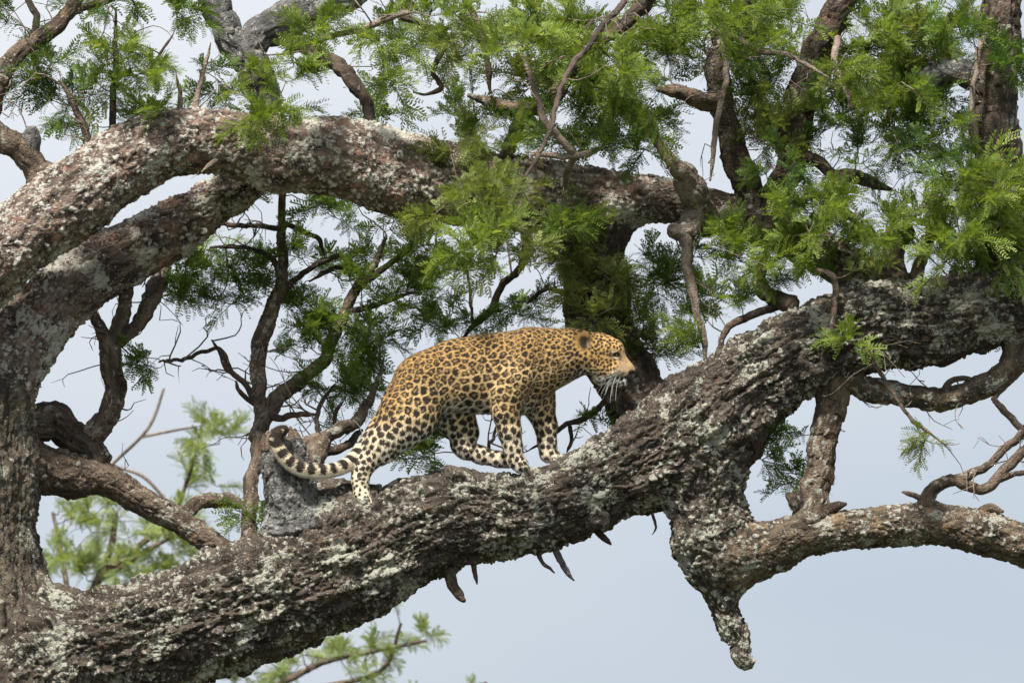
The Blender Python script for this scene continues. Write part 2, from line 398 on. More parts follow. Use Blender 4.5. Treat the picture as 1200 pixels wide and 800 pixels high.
BR = [  # material, blend, points
 (M_BRANCH, ('lower', 'main'), [(980, 445, 19, .0), (975, 475, 18, -.02), (967, 505, 18, -.03), (960, 555, 17, -.05), (953, 590, 18, -.06), (948, 622, 17, -.06)]),
 (M_LIMB5, ('main',), [(1235, 340, 24, .1), (1212, 385, 19, .08), (1186, 422, 16, .06), (1160, 448, 14.5, .05), (1120, 463, 13.5, .04), (1080, 466, 13, .04), (1040, 462, 14, .04), (1000, 452, 13, .03), (970, 440, 12, .02)]),
 (M_DARK, ('trunk',), [(-8, 478, 30, .16), (30, 494, 24, .24), (66, 497, 20, .3), (95, 516, 17, .32), (120, 545, 14, .28)]),
 (M_BRANCH, (), [(92, 522, 13, .3), (114, 500, 14, .32), (131, 476, 13, .33), (133, 440, 12.5, .34), (130, 408, 12, .34), (120, 388, 7.5, .33), (108, 362, 6, .34), (103, 340, 6, .36)]),
 (M_BRANCH, (), [(128, 412, 8, .34), (139, 385, 9.5, .35), (147, 350, 8, .42), (150, 320, 9, .46)]),
 (M_BRANCH, (), [(138, 402, 7, .34), (160, 383, 8.5, .36), (176, 352, 10, .42), (187, 322, 11, .48), (190, 290, 12, .52)]),
 (M_GREY, (), [(306, 160, 20, .55), (312, 125, 17, .54), (303, 95, 20, .53), (286, 68, 20, .52), (266, 38, 18, .52), (250, 5, 17, .52), (236, -40, 15, .54), (226, -90, 11, .56)]),
 (M_GREY, (), [(292, 72, 14, .52), (306, 42, 20, .53), (335, 22, 23, .55), (372, 5, 20, .58), (415, -15, 17, .6), (480, -55, 13, .65)]),
 (M_DARK, (), [(330, 38, 13, .55), (365, 58, 10, .5), (398, 76, 9.5, .42), (416, 96, 9, .34), (430, 120, 7, .26), (436, 150, 6, .18)]),
 (M_BRANCH, (), [(-70, 215, 14, -.22), (-22, 145, 13, -.2), (-4, 102, 12, -.2), (20, 65, 11, -.2), (50, 42, 10, -.2), (75, 20, 9, -.2), (92, -6, 8, -.2), (110, -50, 6, -.2)]),
 (M_BRANCH, ('upper',), [(-60, 120, 15, -.3), (-22, 150, 16, -.28), (6, 166, 16, -.26), (30, 180, 16, -.24), (48, 203, 15, -.22), (62, 225, 16, -.2)]),
 (M_GREY, (), [(30, 182, 14, -.24), (33, 165, 13, -.25), (34, 152, 9, -.26)]),
 (M_DARK, ('main',), [(1180, 355, 34, .08), (1176, 300, 30, .14), (1178, 240, 28, .2), (1170, 180, 27, .22), (1166, 120, 26, .24), (1172, 60, 25, .26), (1176, 0, 24, .28), (1188, -80, 20, .3)]),
 (M_GREY, (), [(1172, 96, 17, .25), (1130, 88, 15, .22), (1095, 93, 14, .2), (1060, 105, 11, .2), (1025, 122, 7, .22), (1000, 140, 3, .24)]),
 (M_DARK, ('upper',), [(893, 268, 22, .46), (908, 235, 18, .42), (925, 192, 16, .38), (935, 150, 17, .36), (944, 95, 17, .34), (972, 30, 16, .32), (1000, -20, 15, .3), (1040, -80, 12, .3)]),
 (M_DARK, ('upper',), [(858, 262, 20, .44), (880, 232, 17, .4), (866, 190, 16, .34), (851, 146, 14, .3), (841, 100, 15, .26), (846, 50, 12, .24), (868, 10, 10, .24), (890, -40, 8, .24)]),
 (M_BRANCH, (), [(846, 120, 10, .26), (822, 118, 11, .18), (800, 110, 9, .1), (770, 105, 7, .04)]),
 (M_PALE, ('upper',), [(826, 268, 18, .42), (820, 244, 17, .28), (810, 222, 16, .14), (800, 205, 12, .05), (787, 190, 8, -.02), (772, 168, 6, -.06), (757, 143, 4.4, -.1)]),
 (M_PALE, (), [(822, 246, 13, .26), (806, 268, 13, .16), (786, 271, 8, .1)]),
 (M_PALE, (), [(800, 268, 8, .16), (804, 292, 7, .1), (808, 325, 6, .06), (816, 360, 5, .04), (825, 398, 4.5, .04), (827, 425, 4, .04)]),
 (M_BRANCH, (), [(690, 60, 8, .2), (660, 95, 9, .2), (628, 128, 11, .2), (604, 126, 10, .2), (570, 118, 8, .2), (548, 112, 5, .18)]),
 (M_BRANCH, (), [(612, 128, 9, .2), (606, 150, 8, .2), (592, 185, 8, .22), (580, 212, 9, .26)]),
 (M_DARK, (), [(780, -40, 10, .3), (745, 15, 9, .25), (712, 42, 8, .22), (680, 70, 8, .2)]),
 (M_PALE, (), [(612, 64, 2.8, -.3), (624, 95, 3.2, -.3), (632, 118, 3.6, -.3), (643, 148, 4, -.28), (670, 180, 4.5, -.2), (666, 195, 4, -.1), (660, 222, 4.5, .1)]),
 (M_DARK, (), [(770, -60, 7, .3), (742, -12, 4.5, .0), (704, 34, 3.6, -.5), (660, 96, 3.2, -.95), (640, 166, 2.8, -1.2), (604, 225, 2.4, -1.35), (574, 285, 1.8, -1.4)]),
 (M_PALE, (), [(702, 174, 3, -.25), (688, 181, 4, -.23), (670, 184, 4, -.2), (645, 182, 3.5, -.22), (622, 181, 2.5, -.25)]),
 (M_PALE, (), [(834, 35, 3, -.1), (862, 44, 3.5, -.14), (894, 62, 3.3, -.2), (920, 64, 3.2, -.25), (945, 76, 2.8, -.28), (976, 94, 2, -.3)]),
 (M_PALE, (), [(844, 48, 4.5, .2), (852, 80, 3.8, .12), (846, 118, 3.5, .06), (837, 150, 3.4, .02), (834, 195, 3, .0), (832, 212, 2.5, .0)]),
 (M_PALE, (), [(1158, 40, 4, .1), (1150, 52, 3.6, .06), (1141, 95, 3.4, .02), (1139, 130, 3.2, .0), (1141, 172, 2.4, .0)]),
 (M_PALE, (), [(982, 45, 5, .2), (980, 75, 4, .1), (992, 108, 4, .04), (996, 126, 3.4, .0)]),
 (M_BRANCH, ('main',), [(958, 318, 4.5, -.1), (972, 322, 4, -.16), (979, 332, 4, -.2), (977, 358, 4, -.24), (974, 392, 3.4, -.26)]),
 (M_BRANCH, (), [(1017, 402, 3, -.26), (1026, 425, 3, -.28), (1043, 456, 2.8, -.3), (1066, 489, 2.4, -.3), (1104, 518, 1.6, -.3)]),
 (M_BRANCH, (), [(930, 357, 11, .02), (912, 352, 10, .1), (893, 340, 9, .16), (890, 318, 8, .2), (897, 298, 6, .2)]),
 (M_DARK, (), [(915, 357, 5, .14), (890, 366, 4.8, .12), (861, 376, 4.4, .1), (848, 394, 4, .08), (840, 417, 3.6, .05), (838, 434, 3, .03)]),
 (M_DARK, ('main',), [(1060, 345, 20, .12), (1045, 312, 15, .2), (1050, 285, 12, .22), (1066, 268, 10, .22)]),
 (M_BRANCH, (), [(1072, 330, 9, .04), (1082, 300, 7, .06), (1090, 275, 6, .08), (1098, 245, 5, .1), (1112, 215, 4, .12)]),
 (M_DARK, (), [(930, 180, 8, .36), (958, 190, 7, .34), (978, 206, 7.5, .32), (1000, 208, 8, .3), (1022, 214, 7.5, .3), (1045, 222, 5, .28)]),
 (M_DARK, (), [(985, 208, 7, .32), (978, 228, 7, .3), (990, 248, 7, .28), (1006, 258, 5, .25)]),
 (M_BRANCH, ('lower',), [(1092, 602, 11, -.09), (1087, 586, 9, -.09), (1096, 572, 8, -.09), (1110, 562, 7, -.09), (1126, 559, 6.5, -.09), (1141, 552, 5.5, -.08), (1156, 545, 5, -.07), (1176, 528, 4.5, -.06), (1204, 500, 4.5, -.05), (1240, 470, 4, -.04)]),
 (M_BRANCH, (), [(1118, 560, 6, -.09), (1132, 569, 6.5, -.1), (1150, 574, 6.5, -.1), (1163, 569, 6.5, -.1), (1173, 553, 6, -.1), (1186, 540, 6, -.1), (1206, 524, 6, -.1), (1240, 505, 5, -.1)]),
 (M_BRANCH, (), [(1168, 562, 4, -.1), (1182, 556, 3.6, -.1), (1204, 552, 3, -.1)]),
 (M_BRANCH, (), [(1085, 583, 4, -.09), (1072, 579, 3.4, -.09), (1057, 576, 2.8, -.09)]),
 (M_BRANCH, (), [(1163, 466, 3, -.02), (1170, 474, 4, -.02), (1181, 485, 4, -.03), (1196, 500, 4.4, -.05), (1215, 520, 4, -.06)]),
 (M_DARK, (), [(1185, 430, 3, .05), (1172, 455, 2.6, .03), (1164, 472, 2.6, .0)]),
 (M_BRANCH, (), [(1104, 464, 4, .03), (1112, 449, 4, .02), (1126, 443, 3.4, .02), (1144, 446, 2.6, .02)]),
 (M_DARK, (), [(944, 604, 8, -.07), (934, 588, 9, -.09), (922, 578, 7, -.1)]),
 (M_DARK, (), [(962, 598, 7, -.08), (980, 592, 6, -.1), (992, 590, 4, -.11)]),
 (M_BRANCH, (), [(1146, 604, 5, -.12), (1160, 594, 5, -.13), (1176, 599, 4, -.13)]),
 # the thinner wood behind the leopard's back
 (M_BRANCH, ('main',), [(286, 668, 12, .22), (293, 610, 9, .3), (296, 565, 8.5, .34), (305, 512, 8.5, .38), (304, 462, 8.5, .4), (301, 424, 9, .42), (311, 388, 10, .43), (325, 345, 7.5, .44), (331, 295, 6, .44), (329, 260, 5, .42), (331, 224, 4, .36)]),
 (M_BRANCH, (), [(300, 515, 9, .38), (317, 478, 10, .42), (338, 456, 9, .45), (365, 436, 8, .48), (383, 412, 7.5, .5), (402, 370, 6.5, .52), (421, 336, 6, .54), (444, 300, 5, .55), (453, 276, 4, .55)]),
 (M_DARK, (), [(300, 470, 4, .4), (288, 452, 3.6, .38), (270, 432, 3.2, .34), (248, 398, 2.4, .3)]),
 (M_DARK, (), [(272, 436, 2.6, .34), (258, 408, 2.6, .32), (240, 412, 2.6, .3), (216, 420, 2.4, .26), (186, 424, 2, .24)]),
 (M_DARK, (), [(302, 476, 3, .4), (284, 462, 2.6, .36), (276, 446, 2, .34)]),
 (M_BRANCH, (), [(210, 606, 9, .32), (232, 590, 8.5, .36), (256, 585, 8.5, .38), (290, 594, 8, .36)]),
 (M_BRANCH, ('main',), [(345, 560, 9, .12), (352, 528, 9, .16), (383, 512, 8, .2), (404, 500, 7.5, .24), (420, 490, 7, .28), (436, 466, 5, .34), (448, 430, 3.4, .4)]),
 (M_DARK, (), [(352, 535, 7, .18), (380, 530, 6, .2), (404, 522, 5, .24), (424, 504, 4, .28)]),
 (M_DARK, (), [(312, 486, 5, .4), (330, 490, 4, .36), (352, 485, 3.4, .3), (372, 486, 2.8, .28)]),
 (M_DARK, (), [(375, 512, 3.4, .24), (372, 490, 3, .28), (380, 468, 2.6, .32), (392, 450, 2.4, .36)]),
 (M_DARK, (), [(395, 504, 3, .26), (392, 486, 2.6, .3), (402, 470, 2.4, .34)]),
 (M_DARK, (), [(326, 344, 4.4, .44), (345, 330, 3.8, .45), (366, 312, 3.4, .46), (392, 300, 3, .48), (412, 304, 2.6, .5)]),
 (M_DARK, (), [(329, 320, 4, .44), (318, 300, 3.4, .44), (300, 294, 3, .42), (272, 288, 2.6, .4), (246, 290, 2.2, .38)]),
 (M_DARK, (), [(330, 268, 3.4, .42), (300, 265, 3, .4), (268, 262, 2.8, .38), (240, 268, 2.2, .36)]),
 (M_DARK, (), [(331, 262, 3.4, .42), (352, 268, 3, .44), (372, 282, 2.8, .46), (380, 300, 2.4, .48)]),
 (M_DARK, (), [(421, 336, 4.4, .54), (446, 318, 4, .55), (470, 300, 3.6, .56), (497, 278, 3, .56)]),
 (M_DARK, (), [(405, 366, 4, .52), (432, 362, 3.4, .54), (460, 350, 3, .56), (486, 342, 2.4, .58)]),
 (M_DARK, (), [(427, 326, 4, .54), (408, 312, 3.4, .54), (384, 318, 3, .52), (362, 330, 2.4, .5)]),
 (M_DARK, (), [(612, 258, 4, .32), (614, 300, 4, .36), (605, 318, 4.2, .38), (589, 330, 4.4, .38), (584, 348, 4.4, .38), (574, 366, 4.4, .38), (552, 385, 4, .4), (540, 402, 3, .42)]),
 (M_DARK, (), [(548, 318, 1.6, .38), (551, 350, 1.8, .38), (554, 384, 2, .4)]),
 (M_DARK, (), [(668, 350, 2.6, .4), (646, 338, 2.8, .4), (630, 346, 2.4, .4), (618, 356, 2.2, .4)]),
 (M_DARK, (), [(722, 460, 4.4, .36), (704, 476, 3.4, .32), (684, 492, 3.4, .28), (664, 500, 3.2, .25), (644, 514, 2.8, .22), (622, 526, 2.2, .2)]),
 (M_DARK, (), [(668, 499, 2.6, .25), (669, 515, 2.2, .24), (664, 530, 2, .22)]),
 (M_DARK, (), [(582, 500, 1.8, .3), (577, 512, 2, .3), (572, 530, 2, .25)]),
 (M_DARK, (), [(470, 20, 4, .1), (500, 30, 3.6, .1), (520, 48, 3.6, .1), (512, 72, 3.4, .1), (508, 84, 3.2, .1), (518, 102, 3, .1), (500, 110, 2.6, .1), (484, 108, 2.2, .1)]),
 (M_PALE, (), [(478, 15, 3, -.05), (452, 22, 4, -.02), (424, 34, 4, .0), (398, 40, 3.6, .04), (372, 50, 3.4, .1)]),
 (M_BRANCH, (), [(545, 0, 4, .1), (560, 25, 4, .1), (568, 50, 4, .1), (572, 80, 3.6, .12), (575, 110, 3.4, .16)]),
 (M_DARK, (), [(130, 160, 4, -.16), (132, 130, 4, -.14), (134, 90, 3.6, -.12), (135, 40, 3, -.1), (136, 10, 2.4, -.1)]),
 (M_DARK, (), [(105, 205, 5, -.22), (100, 150, 4.4, -.22), (84, 118, 3.8, -.22), (70, 95, 3, -.22)]),
 (M_PALE, ('upper',), [(226, 145, 6, -.1), (231, 118, 3.6, -.1), (239, 85, 2.8, -.1), (247, 50, 1.6, -.1)]),
 (M_PALE, (), [(212, 140, 4, -.14), (211, 118, 3, -.16), (205, 82, 1.2, -.18)]),
 (M_DARK, (), [(175, 84, 1.6, -.14), (188, 62, 1.8, -.14), (203, 40, 1.4, -.14)]),
 (M_PALE, ('upper',), [(268, 178, 4, -.1), (252, 188, 3.6, -.2), (236, 202, 2.8, -.24)]),
 (M_DARK, (), [(36, 50, 5, -.2), (42, 25, 4.4, -.18), (34, 0, 4, -.16), (28, -30, 3, -.14)]),
 (M_BRANCH, (), [(80, 14, 5, -.2), (108, 8, 4.6, -.2), (128, 0, 4, -.2), (160, -14, 3, -.2)]),
 # snags under the main limb
 (M_BRANCH, (), [(525, 668, 7, -.05), (530, 684, 6.5, -.07), (538, 696, 6, -.08), (545, 704, 5, -.09)]),
 (M_DARK, (), [(550, 640, 4, -.03), (555, 668, 3, -.05), (559, 684, 2, -.07)]),
 (M_DARK, (), [(630, 645, 3, -.03), (638, 660, 2.4, -.05), (650, 671, 1.8, -.06)]),
 (M_GREY, (), [(650, 640, 4, -.03), (656, 658, 4, -.05), (664, 670, 3.6, -.06), (673, 680, 2, -.07)]),
 (M_DARK, (), [(697, 615, 5, -.03), (706, 630, 4, -.05), (716, 638, 2.4, -.06)]),
 (M_DARK, (), [(764, 600, 2, -.05), (768, 616, 1.4, -.07), (764, 626, 1, -.07)]),
]
def push(px, py, Y):
    # the thin wood behind the leopard's back leans away from the viewer as it rises
    if 180 < px < 640 and 215 < py < 620 and Y > .25: return Y + .45 * float(np.clip((600 - py) / 160, 0, 1)) * float(np.clip((640 - px) / 60, 0, 1))
    return Y
for n_, (m_, b_, p_) in enumerate(BR):
    p_ = [(q[0], q[1], q[2], push(q[0], q[1], q[3])) for q in p_]
    tube('branch', p_, m_, blend=b_, k=.07, seed=20 + n_, furrow=0.5, plates=0.7, rough=1.25, cover=.12, kink=1.0)

# broken stub that the tail lies against, with a rotten splintered top
def stub():
    o = tube('broken_stub', [(356, 662, 34, .06), (350, 625, 35, .0), (342, 582, 33, -.05), (337, 552, 30, -.05), (333, 530, 27, -.05), (330, 518, 24, -.05)], M_GREY, ring=1.4, blend=('main',), k=.14, seed=15, furrow=.5, tip=-.7)
    tube('burl', [(452, 646, 46, .04), (415, 622, 50, .04), (388, 604, 46, .03), (366, 592, 36, .0), (352, 588, 26, -.02)], M_MAIN, ring=1.5, blend=('main',), k=.14, seed=16, furrow=.8, cover=.1)
    for i in range(13):
        a = i / 13 * 2 * math.pi; h = 8 + 12 * random.random()
        x, z = 330 + 20 * math.cos(a), 20 * math.sin(a) / PPM
        s_ = tube('splinter', [(x + 1, 528, 6, -.05 + z), (x, 518, 5.5, -.05 + z), (x + random.uniform(-3, 5), 518 - h, 1.6, -.05 + z * .9)], M_BRANCH, seed=200 + i, nodes=False, rough=1.8)
        s_.parent = o; s_.matrix_parent_inverse = Matrix.Identity(4) if False else (Matrix.Translation(TREE.location) @ Matrix.Translation(-TREE.location))
    t = tube('branch', [(352, 560, 16, .02), (364, 540, 15, .04), (374, 524, 13, .06), (380, 514, 10, .07)], M_BRANCH, seed=230, furrow=.8)
stub()

def knot(px, py, r, Y, seed):
    """a healed branch scar: a raised ring with a hollow"""
    n, m = 28, 10
    c = P(px, py, Y); rr = r / PPM
    prof = [(0.0, -0.28), (0.28, -0.22), (0.5, 0.05), (0.68, 0.30), (0.85, 0.33), (1.05, 0.18), (1.3, -0.1), (1.6, -0.5)]
    v = [c + rr * np.array((0, 0.3, 0))]; f3, f4 = [], []
    for k, (a, h) in enumerate(prof[1:]):
        for i in range(n):
            t = i / n * 2 * math.pi; q = 1 + 0.16 * math.sin(3 * t + seed) + 0.10 * math.sin(5 * t + 2 * seed)
            v.append(c + rr * np.array((a * q * math.cos(t), -h, a * q * 1.15 * math.sin(t))))
    K = len(prof) - 1
    for i in range(n): f3.append((0, 1 + (i + 1) % n, 1 + i))
    for k in range(K - 1):
        for i in range(n):
            a, b = 1 + k * n + i, 1 + k * n + (i + 1) % n
            f4.append((a, b, b + n, a + n))
    v = np.array(v); v += 0.05 * rr * np.stack([vnoise(v * 90, s_ + seed) for s_ in (1, 2, 3)], 1)
    me = make_mesh('knot', v, [np.array(f3), np.array(f4)]); attr_v(me, 'grain', v)
    obj('knot', me, M_MAIN, TREE)
knot(537, 567, 13, -.205, 1); knot(299, 84, 13, .44, 2); knot(700, 606, 9, -.19, 3); knot(61, 236, 8, -.42, 4); knot(955, 420, 15, -.21, 5)

# ------------------------------------------------------------------ foliage
def frond_geo(rng, pairs=7):
    """one feathery leaf along +X, length 1: a drooping rachis with narrow leaflets"""
    v, f = [], []
    droop = rng.uniform(0.05, 0.35); side = rng.uniform(-0.12, 0.12)
    def pos(t): return np.array((t * (1 - 0.08 * droop * t), side * t * t, -droop * t * t))
    for k in range(4):                                    # rachis: flat strip, two blades crossed
        t = k / 3; p = pos(t); w = 0.012 * (1 - 0.7 * t)
        v += [p + (0, w, 0), p + (0, -w, 0)]
    for k in range(3): f.append((2 * k, 2 * k + 1, 2 * k + 3, 2 * k + 2))
    for k in range(pairs):
        t = 0.10 + 0.88 * k / (pairs - 1); p = pos(t)
        L = 0.27 * (0.45 + 0.75 * math.sin(math.pi * min(1, 0.22 + 0.74 * t))) * rng.uniform(0.85, 1.12)
        for s in (-1, 1):
            a = math.radians(rng.uniform(42, 60) - 18 * t); up = rng.uniform(0.0, 0.45)
            d = np.array((math.cos(a), s * math.sin(a), up)); d /= np.linalg.norm(d)
            e = np.cross(d, (0, 0, 1)); e /= np.linalg.norm(e); w = 0.046 * rng.uniform(.85, 1.2)
            b = len(v); v += [p, p + d * L * .45 + e * w, p + d * L, p + d * L * .5 - e * w]; f.append((b, b + 1, b + 2, b + 3))
    return np.array(v), np.array(f)
FRONDS = [frond_geo(np.random.default_rng(50 + i)) for i in range(8)]
def spray_geo(seed, length=0.17, n=13, flen=0.085):
    """a leafy shoot along +X, metres: a thin twig with whorled feathery leaves"""
    rng = np.random.default_rng(seed)
    V, F, T = [], [], []; off = 0
    bend = rng.uniform(-0.3, 0.3, 2)
    def ax(t): return np.array((length * t, length * bend[0] * t * t, length * bend[1] * t * t))
    ring = []
    for k in range(5):                                    # twig
        t = k / 4; r = 0.0030 * (1 - 0.6 * t)
        ring += [ax(t) + r * np.array((0, math.cos(q), math.sin(q))) for q in (0, 2.1, 4.2)]
    fq = [(3 * k + i, 3 * k + (i + 1) % 3, 3 * k + 3 + (i + 1) % 3, 3 * k + 3 + i) for k in range(4) for i in range(3)]
    V.append(np.array(ring)); F.append(np.array(fq)); T.append(np.full(len(ring), -1.0)); off = len(ring)
    for k in range(n):
        t = 0.12 + 0.88 * (k + rng.uniform(-.3, .3)) / (n - 1); t = min(max(t, .05), 1)
        fv, ff = FRONDS[rng.integers(8)]
        phi = k * 2.4 + rng.uniform(-.5, .5); open_ = math.radians(rng.uniform(38, 68) * (1.05 - 0.55 * t))
        d = np.array((math.cos(open_), math.sin(open_) * math.cos(phi), math.sin(open_) * math.sin(phi) + 0.15)); d /= np.linalg.norm(d)
        side = np.cross((0, 0, 1), d); side /= np.linalg.norm(side); up = np.cross(d, side)
        roll = rng.uniform(-.6, .6); s2 = side * math.cos(roll) + up * math.sin(roll); u2 = np.cross(d, s2)
        L = flen * rng.uniform(.7, 1.25) * (0.75 + 0.35 * math.sin(math.pi * t))
        w = (fv[:, :1] * d + fv[:, 1:2] * s2 + fv[:, 2:] * u2) * L + ax(t)
        V.append(w); F.append(ff + off); off += len(fv); T.append(np.full(len(fv), np.clip(rng.normal(.5 + .18 * (t - .5), .2), 0, 1)))
    return np.vstack(V), np.vstack(F), np.concatenate(T)
SPRAYS = [spray_geo(100 + i, length=0.10 + 0.009 * i, n=16 + i % 4, flen=0.082) for i in range(10)]

